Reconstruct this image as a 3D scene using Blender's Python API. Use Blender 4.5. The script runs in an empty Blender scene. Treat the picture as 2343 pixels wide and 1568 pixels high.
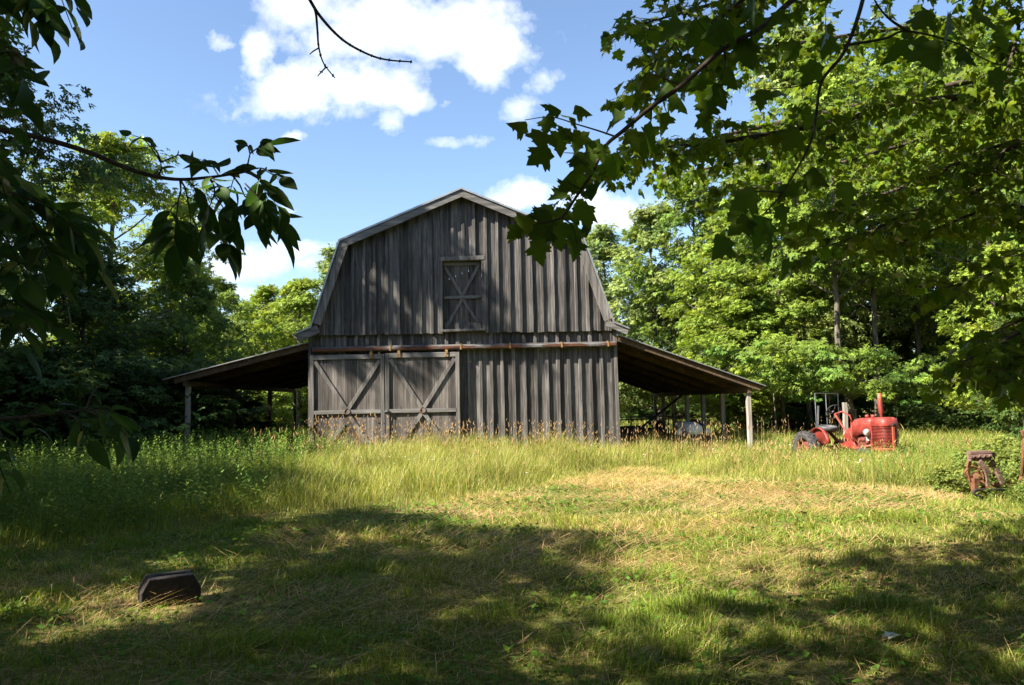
import bpy, math, random
import numpy as np
from mathutils import Vector, Matrix

# ------------------------------------------------------------------ camera
sc = bpy.context.scene
COL = sc.collection
F = 1786.0
yaw, pitch, roll = math.radians(2.11), math.radians(4.41), 0.02
fw = np.array([math.sin(yaw)*math.cos(pitch), math.cos(yaw)*math.cos(pitch), math.sin(pitch)])
_R = np.array([math.cos(yaw), -math.sin(yaw), 0.0]); _U = np.cross(_R, fw)
RX = _R*math.cos(roll) - _U*math.sin(roll)
UX = _U*math.cos(roll) + _R*math.sin(roll)
CAM = np.array([0.0, 0.0, 1.6])
cd = bpy.data.cameras.new('camera'); cam = bpy.data.objects.new('camera', cd); COL.objects.link(cam)
cd.sensor_width = 36.0; cd.lens = F/2342*36.0; cd.clip_end = 2000; cd.clip_start = 0.05
m = Matrix.Identity(4)
for i in range(3):
    m[i][0] = RX[i]; m[i][1] = UX[i]; m[i][2] = -fw[i]; m[i][3] = CAM[i]
cam.matrix_world = m
sc.camera = cam

def ray(px, py): return fw + RX*((px-1171)/F) + UX*((784-py)/F)
def at(px, py, Y):
    d = ray(px, py); return CAM + d*(Y/d[1])
def gr(px, py, z=0.0):
    d = ray(px, py); return CAM + d*((z-1.6)/d[2])
def project(P):
    d = np.asarray(P) - CAM
    w = d@fw
    return 1171 + F*(d@RX)/w, 784 - F*(d@UX)/w

# ------------------------------------------------------------------ light
SUN_EL = math.radians(41.0); SUN_AZ = math.radians(66.0)      # azimuth left of the facade's normal
S = np.array([-math.sin(SUN_AZ)*math.cos(SUN_EL), -math.cos(SUN_AZ)*math.cos(SUN_EL), math.sin(SUN_EL)])
sd = bpy.data.lights.new('sun', 'SUN'); sd.energy = 5.0; sd.angle = math.radians(0.5); sd.color = (1.0, 0.93, 0.80)
sun = bpy.data.objects.new('sun', sd); COL.objects.link(sun)
sun.rotation_euler = Vector(-S).to_track_quat('-Z', 'Y').to_euler(); sun.location = (-20, -10, 30)

sc.view_settings.view_transform = 'Standard'; sc.view_settings.look = 'None'
sc.view_settings.exposure = 1.9; sc.view_settings.gamma = 1.0
sc.cycles.max_bounces = 7; sc.cycles.diffuse_bounces = 3; sc.cycles.glossy_bounces = 2
sc.cycles.transmission_bounces = 4; sc.cycles.transparent_max_bounces = 8
sc.cycles.use_denoising = True

world = bpy.data.worlds.new('World'); sc.world = world; world.use_nodes = True
nt = world.node_tree; N = nt.nodes; L = nt.links
for n in list(N): N.remove(n)
wout = N.new('ShaderNodeOutputWorld'); bg = N.new('ShaderNodeBackground'); bg.inputs[1].default_value = 0.070
sky = N.new('ShaderNodeTexSky'); sky.sky_type = 'NISHITA'; sky.sun_disc = False
sky.sun_elevation = SUN_EL; sky.sun_rotation = math.atan2(S[0], S[1]) % (2*math.pi)
sky.air_density = 1.0; sky.dust_density = 0.6; sky.ozone_density = 2.6
tc = N.new('ShaderNodeTexCoord'); sep = N.new('ShaderNodeSeparateXYZ'); L.new(tc.outputs['Generated'], sep.inputs[0])
def wmath(op, a, b=None, c=None, clamp=False):
    n = N.new('ShaderNodeMath'); n.operation = op; n.use_clamp = clamp
    for k, v in enumerate((a, b, c)):
        if v is None: continue
        if isinstance(v, (int, float)): n.inputs[k].default_value = v
        else: L.new(v, n.inputs[k])
    return n.outputs[0]
ymax = wmath('MAXIMUM', sep.outputs[1], 0.05)
u0 = wmath('DIVIDE', sep.outputs[0], ymax); v0 = wmath('DIVIDE', sep.outputs[2], ymax)
cmb = N.new('ShaderNodeCombineXYZ'); L.new(u0, cmb.inputs[0]); L.new(v0, cmb.inputs[1])
def wnoise(scale, detail, rough, off):
    mp = N.new('ShaderNodeMapping'); mp.inputs['Location'].default_value = off; L.new(cmb.outputs[0], mp.inputs[0])
    n = N.new('ShaderNodeTexNoise'); n.inputs['Scale'].default_value = scale; n.inputs['Detail'].default_value = detail
    n.inputs['Roughness'].default_value = rough; L.new(mp.outputs[0], n.inputs[0]); return n
# clouds: soft cores in the sky's own directions, torn up by noise
n1 = wnoise(9.0, 8, 0.62, (3.1, 1.7, 0)); n2 = wnoise(30.0, 6, 0.6, (7.3, 2.1, 0))
wn = wnoise(6.0, 5, 0.6, (1.3, 9.7, 0)); sw_ = N.new('ShaderNodeSeparateColor'); L.new(wn.outputs['Color'], sw_.inputs[0])
u = wmath('ADD', u0, wmath('MULTIPLY', wmath('SUBTRACT', sw_.outputs[0], 0.5), 0.13)); v = wmath('ADD', v0, wmath('MULTIPLY', wmath('SUBTRACT', sw_.outputs[1], 0.5), 0.10))
CL = [  # px, py, rx, ry, weight (photo directions)
    (880, 40, 270, 95, 1.0), (1080, 70, 130, 95, 1.0), (1110, 140, 60, 70, .9), (700, 40, 90, 60, .6), (790, 110, 150, 60, .8),
    (590, 140, 62, 55, 1.0), (640, 195, 120, 55, 1.05), (800, 195, 165, 62, 1.15), (905, 215, 90, 55, 1.0), (895, 275, 45, 50, .85),
    (960, 215, 40, 25, .6), (490, 97, 38, 20, .85), (1035, 312, 68, 22, .85), (1240, 190, 42, 40, .42), (1165, 252, 85, 32, .58), (1020, 222, 22, 14, .6),
    (1200, 450, 105, 36, 1.0), (1420, 500, 110, 40, 1.0), (1340, 470, 80, 30, .8), (1500, 480, 90, 45, .8),
    (570, 600, 140, 45, 1.05), (690, 570, 85, 28, .85), (560, 650, 70, 32, .95), (640, 492, 28, 13, .65), (650, 305, 24, 16, .6),
    (860, 288, 40, 14, .6), (730, 600, 55, 22, .7), (480, 500, 80, 60, .7), (100, 600, 200, 80, .7), (1265, 180, 24, 34, .4)]
acc = None
for (px, py, rx, ry, w) in CL:
    c = ray(px, py); cu, cv = c[0]/c[1], c[2]/c[1]
    sx = rx/F; sy = ry/F
    a = wmath('MULTIPLY', wmath('SUBTRACT', u, float(cu)), 1/sx)
    b = wmath('MULTIPLY', wmath('SUBTRACT', v, float(cv)), 1/sy)
    d2 = wmath('ADD', wmath('MULTIPLY', a, a), wmath('MULTIPLY', b, b))
    e = wmath('MULTIPLY', wmath('POWER', 2.718, wmath('MULTIPLY', d2, -0.75)), w)
    acc = e if acc is None else wmath('MAXIMUM', acc, e)
nz = wmath('ADD', wmath('MULTIPLY', wmath('SUBTRACT', n1.outputs[0], 0.5), 2.2), wmath('MULTIPLY', wmath('SUBTRACT', n2.outputs[0], 0.5), 0.8))
dens = wmath('MULTIPLY', wmath('SUBTRACT', wmath('ADD', acc, nz), 0.40), 1.35, clamp=True)
dens = wmath('MULTIPLY', dens, wmath('GREATER_THAN', sep.outputs[1], 0.06))
dens = wmath('MULTIPLY', dens, wmath('MULTIPLY', acc, 3.0, clamp=True), clamp=True)
mixc = N.new('ShaderNodeMix'); mixc.data_type = 'RGBA'
L.new(dens, mixc.inputs['Factor']); L.new(sky.outputs[0], mixc.inputs['A'])
ccol = N.new('ShaderNodeMix'); ccol.data_type = 'RGBA'; ccol.inputs['A'].default_value = (6.4, 6.45, 6.6, 1); ccol.inputs['B'].default_value = (4.5, 4.75, 5.25, 1)
L.new(wmath('MULTIPLY', wmath('SUBTRACT', n2.outputs[0], 0.42), 3.0, clamp=True), ccol.inputs['Factor']); L.new(ccol.outputs['Result'], mixc.inputs['B'])
L.new(mixc.outputs['Result'], bg.inputs[0]); L.new(bg.outputs[0], wout.inputs[0])

# ------------------------------------------------------------------ materials
def newmat(name):
    mt = bpy.data.materials.new(name); mt.use_nodes = True
    t = mt.node_tree
    for n in list(t.nodes): t.nodes.remove(n)
    return mt, t.nodes, t.links
def ramp(nodes, stops):
    r = nodes.new('ShaderNodeValToRGB'); e = r.color_ramp.elements
    while len(e) < len(stops): e.new(0.5)
    for k, (p, c) in enumerate(stops):
        e[k].position = p; e[k].color = (*c, 1)
    return r
def wood_mat(name, dark, mid, light, scale=1.0, axis=2, bump=0.35, rust=None):
    """weathered boards: grain streaks along one axis, tone per board, knots"""
    mt, n, l = newmat(name)
    out = n.new('ShaderNodeOutputMaterial'); b = n.new('ShaderNodeBsdfPrincipled'); b.inputs['Roughness'].default_value = 0.85
    b.inputs['Specular IOR Level'].default_value = 0.25
    t = n.new('ShaderNodeTexCoord'); g = n.new('ShaderNodeNewGeometry')
    mp = n.new('ShaderNodeMapping'); s = [26*scale]*3; s[axis] = 1.1*scale; mp.inputs['Scale'].default_value = s
    add = n.new('ShaderNodeVectorMath'); add.operation = 'ADD'
    sc_ = n.new('ShaderNodeVectorMath'); sc_.operation = 'SCALE'; sc_.inputs['Scale'].default_value = 37.0
    cx = n.new('ShaderNodeCombineXYZ'); l.new(g.outputs['Random Per Island'], cx.inputs[0]); l.new(g.outputs['Random Per Island'], cx.inputs[2])
    l.new(cx.outputs[0], sc_.inputs[0]); l.new(t.outputs['Object'], mp.inputs[0]); l.new(mp.outputs[0], add.inputs[0]); l.new(sc_.outputs[0], add.inputs[1])
    gn = n.new('ShaderNodeTexNoise'); gn.inputs['Scale'].default_value = 1.0; gn.inputs['Detail'].default_value = 7; gn.inputs['Roughness'].default_value = 0.65
    l.new(add.outputs[0], gn.inputs[0])
    r = ramp(n, [(0.25, dark), (0.5, mid), (0.72, light)]); l.new(gn.outputs[0], r.inputs[0])
    # board tone
    tone = n.new('ShaderNodeMapRange'); tone.inputs['To Min'].default_value = 0.5; tone.inputs['To Max'].default_value = 1.45
    l.new(g.outputs['Random Per Island'], tone.inputs[0])
    # large weather stains
    wn = n.new('ShaderNodeTexNoise'); wn.inputs['Scale'].default_value = 0.9; wn.inputs['Detail'].default_value = 4; l.new(t.outputs['Object'], wn.inputs[0])
    wr = n.new('ShaderNodeMapRange'); wr.inputs['From Min'].default_value = 0.3; wr.inputs['From Max'].default_value = 0.7
    wr.inputs['To Min'].default_value = 0.72; wr.inputs['To Max'].default_value = 1.15; l.new(wn.outputs[0], wr.inputs[0])
    mm = n.new('ShaderNodeMath'); mm.operation = 'MULTIPLY'; l.new(tone.outputs[0], mm.inputs[0]); l.new(wr.outputs[0], mm.inputs[1])
    # run-down streaks, wider than the grain
    sk = n.new('ShaderNodeTexNoise'); sk.inputs['Scale'].default_value = 1.0; sk.inputs['Detail'].default_value = 5; sk.inputs['Roughness'].default_value = .7
    mps = n.new('ShaderNodeMapping'); ss = [7.0*scale]*3; ss[axis] = .32*scale; mps.inputs['Scale'].default_value = ss
    l.new(t.outputs['Object'], mps.inputs[0]); l.new(mps.outputs[0], sk.inputs[0])
    sr = n.new('ShaderNodeMapRange'); sr.inputs['From Min'].default_value = .32; sr.inputs['From Max'].default_value = .62; sr.inputs['To Min'].default_value = .5; sr.inputs['To Max'].default_value = 1.18
    l.new(sk.outputs[0], sr.inputs[0]); m0 = n.new('ShaderNodeMath'); m0.operation = 'MULTIPLY'; l.new(mm.outputs[0], m0.inputs[0]); l.new(sr.outputs[0], m0.inputs[1]); mm = m0
    # knots
    vor = n.new('ShaderNodeTexVoronoi'); vor.inputs['Scale'].default_value = 1.0
    mpk = n.new('ShaderNodeMapping'); ks = [5.0]*3; ks[axis] = 1.6; mpk.inputs['Scale'].default_value = ks
    l.new(t.outputs['Object'], mpk.inputs[0]); l.new(mpk.outputs[0], vor.inputs[0])
    kr = n.new('ShaderNodeMapRange'); kr.inputs['From Min'].default_value = 0.04; kr.inputs['From Max'].default_value = 0.14
    kr.inputs['To Min'].default_value = 0.55; kr.inputs['To Max'].default_value = 1.0; l.new(vor.outputs['Distance'], kr.inputs[0])
    mk = n.new('ShaderNodeMath'); mk.operation = 'MULTIPLY'; l.new(mm.outputs[0], mk.inputs[0]); l.new(kr.outputs[0], mk.inputs[1])
    hs = n.new('ShaderNodeMix'); hs.data_type = 'RGBA'; hs.blend_type = 'MULTIPLY'; hs.inputs['Factor'].default_value = 1
    cc = n.new('ShaderNodeCombineColor'); [l.new(mk.outputs[0], cc.inputs[k]) for k in range(3)]
    l.new(r.outputs[0], hs.inputs['A']); l.new(cc.outputs[0], hs.inputs['B'])
    l.new(hs.outputs['Result'], b.inputs['Base Color'])
    bp = n.new('ShaderNodeBump'); bp.inputs['Strength'].default_value = bump; bp.inputs['Distance'].default_value = 0.01
    l.new(gn.outputs[0], bp.inputs['Height']); l.new(bp.outputs[0], b.inputs['Normal'])
    l.new(b.outputs[0], out.inputs[0]); return mt
def noise_mat(name, stops, scale, rough=0.7, metal=0.0, detail=5, bump=0.2, stretch=(1, 1, 1), spec=0.4, dist=0.01):
    mt, n, l = newmat(name)
    out = n.new('ShaderNodeOutputMaterial'); b = n.new('ShaderNodeBsdfPrincipled')
    b.inputs['Roughness'].default_value = rough; b.inputs['Metallic'].default_value = metal; b.inputs['Specular IOR Level'].default_value = spec
    t = n.new('ShaderNodeTexCoord'); mp = n.new('ShaderNodeMapping'); mp.inputs['Scale'].default_value = stretch
    l.new(t.outputs['Object'], mp.inputs[0])
    gn = n.new('ShaderNodeTexNoise'); gn.inputs['Scale'].default_value = scale; gn.inputs['Detail'].default_value = detail; gn.inputs['Roughness'].default_value = 0.65
    l.new(mp.outputs[0], gn.inputs[0]); r = ramp(n, stops); l.new(gn.outputs[0], r.inputs[0]); l.new(r.outputs[0], b.inputs['Base Color'])
    bp = n.new('ShaderNodeBump'); bp.inputs['Strength'].default_value = bump; bp.inputs['Distance'].default_value = dist
    l.new(gn.outputs[0], bp.inputs['Height']); l.new(bp.outputs[0], b.inputs['Normal'])
    l.new(b.outputs[0], out.inputs[0]); return mt
def leaf_mat(name, trans=0.45, gloss=0.12, tmul=(1.25, 1.25, 0.55), gain=1.0):
    """leaf: colour attribute, diffuse + translucent + faint sheen"""
    mt, n, l = newmat(name)
    out = n.new('ShaderNodeOutputMaterial'); at_ = n.new('ShaderNodeAttribute'); at_.attribute_name = 'Col'
    gm = n.new('ShaderNodeMix'); gm.data_type = 'RGBA'; gm.blend_type = 'MULTIPLY'; gm.inputs['Factor'].default_value = 1
    gm.inputs['B'].default_value = (gain, gain, gain, 1); l.new(at_.outputs['Color'], gm.inputs['A'])
    d = n.new('ShaderNodeBsdfDiffuse'); tr = n.new('ShaderNodeBsdfTranslucent'); mx = n.new('ShaderNodeMixShader'); mx.inputs[0].default_value = trans
    tm = n.new('ShaderNodeMix'); tm.data_type = 'RGBA'; tm.blend_type = 'MULTIPLY'; tm.inputs['Factor'].default_value = 1; tm.inputs['B'].default_value = (*tmul, 1)
    l.new(gm.outputs['Result'], tm.inputs['A']); l.new(gm.outputs['Result'], d.inputs[0]); l.new(tm.outputs['Result'], tr.inputs[0])
    l.new(d.outputs[0], mx.inputs[1]); l.new(tr.outputs[0], mx.inputs[2])
    g = n.new('ShaderNodeBsdfGlossy'); g.inputs['Roughness'].default_value = 0.45; g.inputs[0].default_value = (1, 1, 1, 1)
    fr = n.new('ShaderNodeFresnel'); fr.inputs[0].default_value = 1.4
    fm = n.new('ShaderNodeMath'); fm.operation = 'MULTIPLY'; fm.inputs[1].default_value = gloss*4; l.new(fr.outputs[0], fm.inputs[0])
    m2 = n.new('ShaderNodeMixShader'); l.new(fm.outputs[0], m2.inputs[0]); l.new(mx.outputs[0], m2.inputs[1]); l.new(g.outputs[0], m2.inputs[2])
    l.new(m2.outputs[0], out.inputs[0]); return mt

M = {}
M['siding'] = wood_mat('siding_wood', (.036, .033, .031), (.100, .092, .086), (.225, .208, .193))
M['door'] = wood_mat('door_wood', (.040, .034, .030), (.095, .083, .075), (.18, .162, .147))
M['trim'] = wood_mat('trim_wood_x', (.07, .066, .062), (.15, .142, .135), (.25, .238, .225), axis=0)
M['trimz'] = wood_mat('trim_wood_z', (.065, .059, .054), (.145, .133, .123), (.26, .24, .222), axis=2)
M['soffit'] = wood_mat('soffit_wood', (.045, .028, .016), (.095, .062, .036), (.15, .10, .06), axis=1)
M['post'] = wood_mat('post_wood', (.17, .145, .12), (.30, .265, .225), (.42, .38, .33), axis=2)
M['dark_wood'] = wood_mat('dark_wood', (.03, .026, .022), (.07, .06, .05), (.12, .10, .085), axis=2)
M['tin'] = noise_mat('roof_tin', [(.3, (.28, .28, .28)), (.6, (.45, .45, .45)), (.8, (.25, .18, .13))], 3, rough=.45, metal=.7, bump=.05)
M['track'] = noise_mat('rusted_track', [(.34, (.045, .020, .013)), (.44, (.135, .047, .022)), (.50, (.075, .034, .022)), (.56, (.13, .12, .115)), (.7, (.20, .215, .225))], 1.1, rough=.6, metal=.2, stretch=(1, 4, 4), detail=6)
M['rust'] = noise_mat('rust', [(.3, (.055, .022, .012)), (.55, (.15, .058, .026)), (.75, (.24, .11, .055))], 14, rough=.9)
M['rustp'] = noise_mat('rust_faded', [(.3, (.075, .042, .034)), (.55, (.16, .095, .08)), (.75, (.24, .16, .13))], 11, rough=.85)
M['hanger'] = noise_mat('hanger_iron', [(.35, (.12, .06, .02)), (.6, (.32, .2, .07)), (.8, (.25, .12, .05))], 18, rough=.7)
M['red'] = noise_mat('red_tractor_paint', [(.32, (.09, .026, .018)), (.43, (.20, .028, .021)), (.58, (.28, .046, .034)), (.70, (.29, .11, .085)), (.85, (.15, .075, .045))], 6, rough=.5, bump=.08, detail=7)
M['orange_red'] = noise_mat('faded_orange_paint', [(.3, (.34, .06, .03)), (.6, (.46, .09, .045)), (.8, (.33, .08, .05))], 7, rough=.5, bump=.08)
M['dkred'] = noise_mat('grimy_red', [(.3, (.04, .015, .012)), (.55, (.14, .03, .022)), (.75, (.26, .06, .04))], 8, rough=.7)
M['rubber'] = noise_mat('tyre_rubber', [(.3, (.022, .02, .02)), (.6, (.05, .046, .045)), (.8, (.11, .10, .09))], 9, rough=.85, bump=.25)
M['seat'] = noise_mat('worn_seat_vinyl', [(.3, (.03, .03, .032)), (.55, (.075, .075, .08)), (.8, (.2, .19, .18))], 10, rough=.55)
M['iron'] = noise_mat('dark_iron', [(.3, (.012, .011, .011)), (.6, (.03, .026, .024)), (.8, (.07, .045, .03))], 12, rough=.75)
M['steel'] = noise_mat('grey_steel', [(.3, (.12, .125, .13)), (.6, (.22, .23, .24)), (.8, (.3, .28, .26))], 12, rough=.5, metal=.5)
M['dark_steel'] = noise_mat('dark_steel', [(.3, (.035, .037, .04)), (.6, (.075, .08, .085)), (.8, (.12, .09, .07))], 12, rough=.55, metal=.3)
M['grey'] = noise_mat('grey_tractor_paint', [(.2, (.35, .35, .35)), (.45, (.66, .69, .71)), (.75, (.78, .80, .82)), (.9, (.5, .4, .3))], 4, rough=.4, bump=.06)
M['lamp'] = noise_mat('lamp_glass', [(.3, (.45, .45, .40)), (.7, (.75, .75, .70))], 30, rough=.15, spec=.8, bump=.03)
M['pale'] = noise_mat('pale_metal', [(.3, (.45, .44, .42)), (.7, (.7, .69, .66))], 20, rough=.4)
M['block'] = noise_mat('dark_block', [(.3, (.009, .007, .006)), (.55, (.022, .017, .015)), (.8, (.055, .04, .034))], 26, rough=.9, bump=.6)
M['bark'] = noise_mat('bark', [(.3, (.035, .028, .021)), (.48, (.095, .08, .064)), (.62, (.17, .148, .12)), (.75, (.27, .25, .215))], 7, rough=.95, stretch=(1, 1, .25), bump=.8, dist=.03, spec=.1)
M['twig'] = noise_mat('twig_bark', [(.3, (.03, .022, .017)), (.6, (.075, .055, .042)), (.8, (.16, .125, .10))], 40, rough=.9, stretch=(1, 1, 1), bump=.3)
M['leaf'] = leaf_mat('leaf_foliage', trans=.42)
M['leaf_far'] = leaf_mat('leaf_far', trans=.38, gloss=.05)
M['maple'] = leaf_mat('maple_leaf', trans=.52, gloss=.04, tmul=(1.5, 1.45, .4))
M['ash'] = leaf_mat('ash_leaf', trans=.42, gloss=.03, tmul=(1.1, 1.4, .5))
M['grass'] = leaf_mat('grass_blade', trans=.38, gloss=.015, tmul=(1.2, 1.15, .6))
M['paper'] = noise_mat('pale_dead_leaf', [(.3, (.5, .52, .48)), (.7, (.72, .74, .70))], 30, rough=.6)

def ground_mat():
    mt, n, l = newmat('meadow_soil')
    out = n.new('ShaderNodeOutputMaterial'); b = n.new('ShaderNodeBsdfDiffuse')
    t = n.new('ShaderNodeTexCoord')
    a = n.new('ShaderNodeTexNoise'); a.inputs['Scale'].default_value = .55; a.inputs['Detail'].default_value = 8; a.inputs['Roughness'].default_value = .7; l.new(t.outputs['Object'], a.inputs[0])
    c = n.new('ShaderNodeTexNoise'); c.inputs['Scale'].default_value = 22; c.inputs['Detail'].default_value = 6; l.new(t.outputs['Object'], c.inputs[0])
    r1 = ramp(n, [(.35, (.075, .095, .022)), (.5, (.16, .155, .05)), (.62, (.27, .185, .09))]); l.new(a.outputs[0], r1.inputs[0])
    r2 = ramp(n, [(.3, (.35, .35, .35)), (.7, (1.2, 1.2, 1.2))]); l.new(c.outputs[0], r2.inputs[0])
    mx = n.new('ShaderNodeMix'); mx.data_type = 'RGBA'; mx.blend_type = 'MULTIPLY'; mx.inputs['Factor'].default_value = 1
    l.new(r1.outputs[0], mx.inputs['A']); l.new(r2.outputs[0], mx.inputs['B']); l.new(mx.outputs['Result'], b.inputs[0])
    l.new(b.outputs[0], out.inputs[0]); return mt
M['ground'] = ground_mat()

# ------------------------------------------------------------------ mesh helpers
def mesh_np(name, V, T, col=None, smooth=False):
    """V (n,3), T (m,3) triangles -> mesh, col (n,3) point colours"""
    me = bpy.data.meshes.new(name)
    V = np.asarray(V, np.float32); T = np.asarray(T, np.int32)
    me.vertices.add(len(V)); me.vertices.foreach_set('co', V.ravel())
    me.loops.add(T.size); me.loops.foreach_set('vertex_index', T.ravel())
    me.polygons.add(len(T)); me.polygons.foreach_set('loop_start', np.arange(0, T.size, T.shape[1], dtype=np.int32))
    me.polygons.foreach_set('loop_total', np.full(len(T), T.shape[1], np.int32))
    me.update(calc_edges=True)
    if col is not None:
        a = me.color_attributes.new('Col', 'FLOAT_COLOR', 'POINT')
        c4 = np.ones((len(V), 4), np.float32); c4[:, :3] = col; a.data.foreach_set('color', c4.ravel())
    if smooth: me.polygons.foreach_set('use_smooth', np.ones(len(T), bool))
    return me
def nrm(v):
    v = np.asarray(v, float); return v/np.maximum(np.linalg.norm(v, axis=-1, keepdims=True), 1e-9)

class MB:
    def __init__(s): s.v = []; s.f = []; s.sm = []
    def add(s, vs, fs, smooth=False):
        b = len(s.v); s.v += [tuple(map(float, p)) for p in vs]; s.f += [[i+b for i in f] for f in fs]; s.sm += [smooth]*len(fs)
    def box(s, a, b):
        x0, y0, z0 = a; x1, y1, z1 = b
        s.add([(x0,y0,z0),(x1,y0,z0),(x1,y1,z0),(x0,y1,z0),(x0,y0,z1),(x1,y0,z1),(x1,y1,z1),(x0,y1,z1)],
              [(0,3,2,1),(4,5,6,7),(0,1,5,4),(1,2,6,5),(2,3,7,6),(3,0,4,7)])
    def plank(s, a, b, w, t, n=(0, -1, 0), segs=1, jit=0.0, rng=None, bev=True):
        """board from a to b, width w across, thickness t; n is the direction of its front face, a-b lies in the middle of the back face"""
        a = np.array(a, float); b = np.array(b, float); n = np.array(n, float)
        d = b-a; x = nrm(np.cross(d, n)); n = nrm(np.cross(x, d))
        vs = []; c = min(w, t)*.12 if bev else 0
        for k in range(segs+1):
            p = a+d*k/segs
            j0, j1 = (rng.uniform(-jit, jit), rng.uniform(-jit, jit)) if rng else (0, 0)
            jn = rng.uniform(-jit, jit)*.5 if rng else 0
            h0 = -w/2+j0; h1 = w/2+j1; tt = t+jn
            vs += [p+x*h0, p+x*h1, p+x*h1+n*(tt-c), p+x*(h1-c)+n*tt, p+x*(h0+c)+n*tt, p+x*h0+n*(tt-c)]
        fs = []
        for k in range(segs):
            o = 6*k
            for i in range(6):
                fs.append((o+i, o+(i+1) % 6, o+6+(i+1) % 6, o+6+i))
        fs.append(tuple(range(5, -1, -1))); e = 6*segs; fs.append(tuple(range(e, e+6)))
        s.add(vs, fs)
    def tube(s, pts, rad, n=8, cap=True, smooth=True):
        pts = np.array(pts, float); rad = np.broadcast_to(np.array(rad, float), (len(pts),))
        up = np.array([0, 0, 1.0]); vs = []; fs = []; prev = None
        for k in range(len(pts)):
            d = nrm(pts[min(k+1, len(pts)-1)]-pts[max(k-1, 0)])
            if prev is None:
                x = np.cross(d, up)
                if np.linalg.norm(x) < .05: x = np.cross(d, [1, 0, 0])
            else: x = prev-d*np.dot(prev, d)
            x = nrm(x); prev = x; y = np.cross(d, x)
            for i in range(n):
                q = 2*math.pi*i/n; vs.append(pts[k]+rad[k]*(x*math.cos(q)+y*math.sin(q)))
        for k in range(len(pts)-1):
            for i in range(n):
                fs.append((k*n+i, k*n+(i+1) % n, (k+1)*n+(i+1) % n, (k+1)*n+i))
        if cap:
            fs.append(tuple(range(n-1, -1, -1))); e = (len(pts)-1)*n; fs.append(tuple(range(e, e+n)))
        s.add(vs, fs, smooth)
    def lathe(s, prof, c, ax, n=24, smooth=True, arc=(0, 2*math.pi)):
        """prof: (radius, height along ax)"""
        ax = nrm(ax); x = np.cross(ax, [0, 0, 1.0])
        if np.linalg.norm(x) < .05: x = np.array([1.0, 0, 0])
        x = nrm(x); y = np.cross(ax, x); c = np.array(c, float); vs = []; fs = []
        full = abs(arc[1]-arc[0]-2*math.pi) < 1e-6; m_ = n if full else n+1
        for (r, h) in prof:
            for i in range(m_):
                q = arc[0]+(arc[1]-arc[0])*i/n; vs.append(c+ax*h+r*(x*math.cos(q)+y*math.sin(q)))
        for k in range(len(prof)-1):
            for i in range(n):
                j = (i+1) % m_ if full else i+1
                fs.append((k*m_+i, k*m_+j, (k+1)*m_+j, (k+1)*m_+i))
        s.add(vs, fs, smooth)
    def torus(s, c, ax, R, r, n=28, k=8, arc=(0, 2*math.pi)):
        ax = nrm(ax); x = np.cross(ax, [0, 0, 1.0])
        if np.linalg.norm(x) < .05: x = np.array([1.0, 0, 0])
        x = nrm(x); y = np.cross(ax, x); full = abs(arc[1]-arc[0]-2*math.pi) < 1e-6
        pts = [np.array(c)+R*(x*math.cos(q)+y*math.sin(q)) for q in np.linspace(arc[0], arc[1], n+1)]
        s.tube(pts, r, k, cap=not full)
    def loft(s, rings, closed=True, cap=True, smooth=False):
        n = len(rings[0]); vs = [p for r_ in rings for p in r_]; fs = []
        for k in range(len(rings)-1):
            for i in range(n if closed else n-1):
                fs.append((k*n+i, k*n+(i+1) % n, (k+1)*n+(i+1) % n, (k+1)*n+i))
        if cap: fs.append(tuple(range(n-1, -1, -1))); e = (len(rings)-1)*n; fs.append(tuple(range(e, e+n)))
        s.add(vs, fs, smooth)

def link(name, me, mat, parent=None):
    o = bpy.data.objects.new(name, me); COL.objects.link(o)
    if mat is not None and not me.materials: me.materials.append(mat)
    if parent is not None: o.parent = parent
    return o
ORG = {}
def part(name, mb, mat, parent=None, world=False, label=None):
    """one mesh object; world=True: vertices are in world space and the (unrotated) root's origin is taken off"""
    me = bpy.data.meshes.new(name)
    vs = mb.v
    root = parent
    while root is not None and root.parent is not None: root = root.parent
    if world and root is not None:
        q = root.location; vs = [(a-q.x, b-q.y, c-q.z) for a, b, c in vs]
    me.from_pydata(vs, [], mb.f); me.polygons.foreach_set('use_smooth', mb.sm); me.update()
    o = link(name, me, mat, parent)
    if label: o['label'] = label
    return o
def tag(o, label, cat, group=None, kind=None):
    if label: o['label'] = label
    if cat: o['category'] = cat
    if group: o['group'] = group
    if kind: o['kind'] = kind
    return o
def empty(name, loc, rz=0.0, label=None, cat=None, group=None):
    o = bpy.data.objects.new(name, None); COL.objects.link(o); o.location = loc; o.rotation_euler = (0, 0, rz); o.empty_display_size = .3
    return tag(o, label, cat, group)

def resample(pts, step):
    seg = np.linalg.norm(np.diff(pts, axis=0), axis=1); s = np.concatenate([[0], np.cumsum(seg)])
    t = np.arange(0, s[-1], step); return np.stack([np.interp(t, s, pts[:, k]) for k in range(3)], 1), t/s[-1]
def smooth(pts, k=6):
    """Catmull-Rom through the points"""
    p = np.vstack([2*pts[0]-pts[1], pts, 2*pts[-1]-pts[-2]]); out = []
    for i in range(1, len(p)-2):
        for t in np.linspace(0, 1, k, endpoint=False):
            a, b, c, d = p[i-1], p[i], p[i+1], p[i+2]
            out.append(.5*((2*b)+(c-a)*t+(2*a-5*b+4*c-d)*t*t+(3*b-a-3*c+d)*t**3))
    out.append(p[-2]); return np.array(out)
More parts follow.
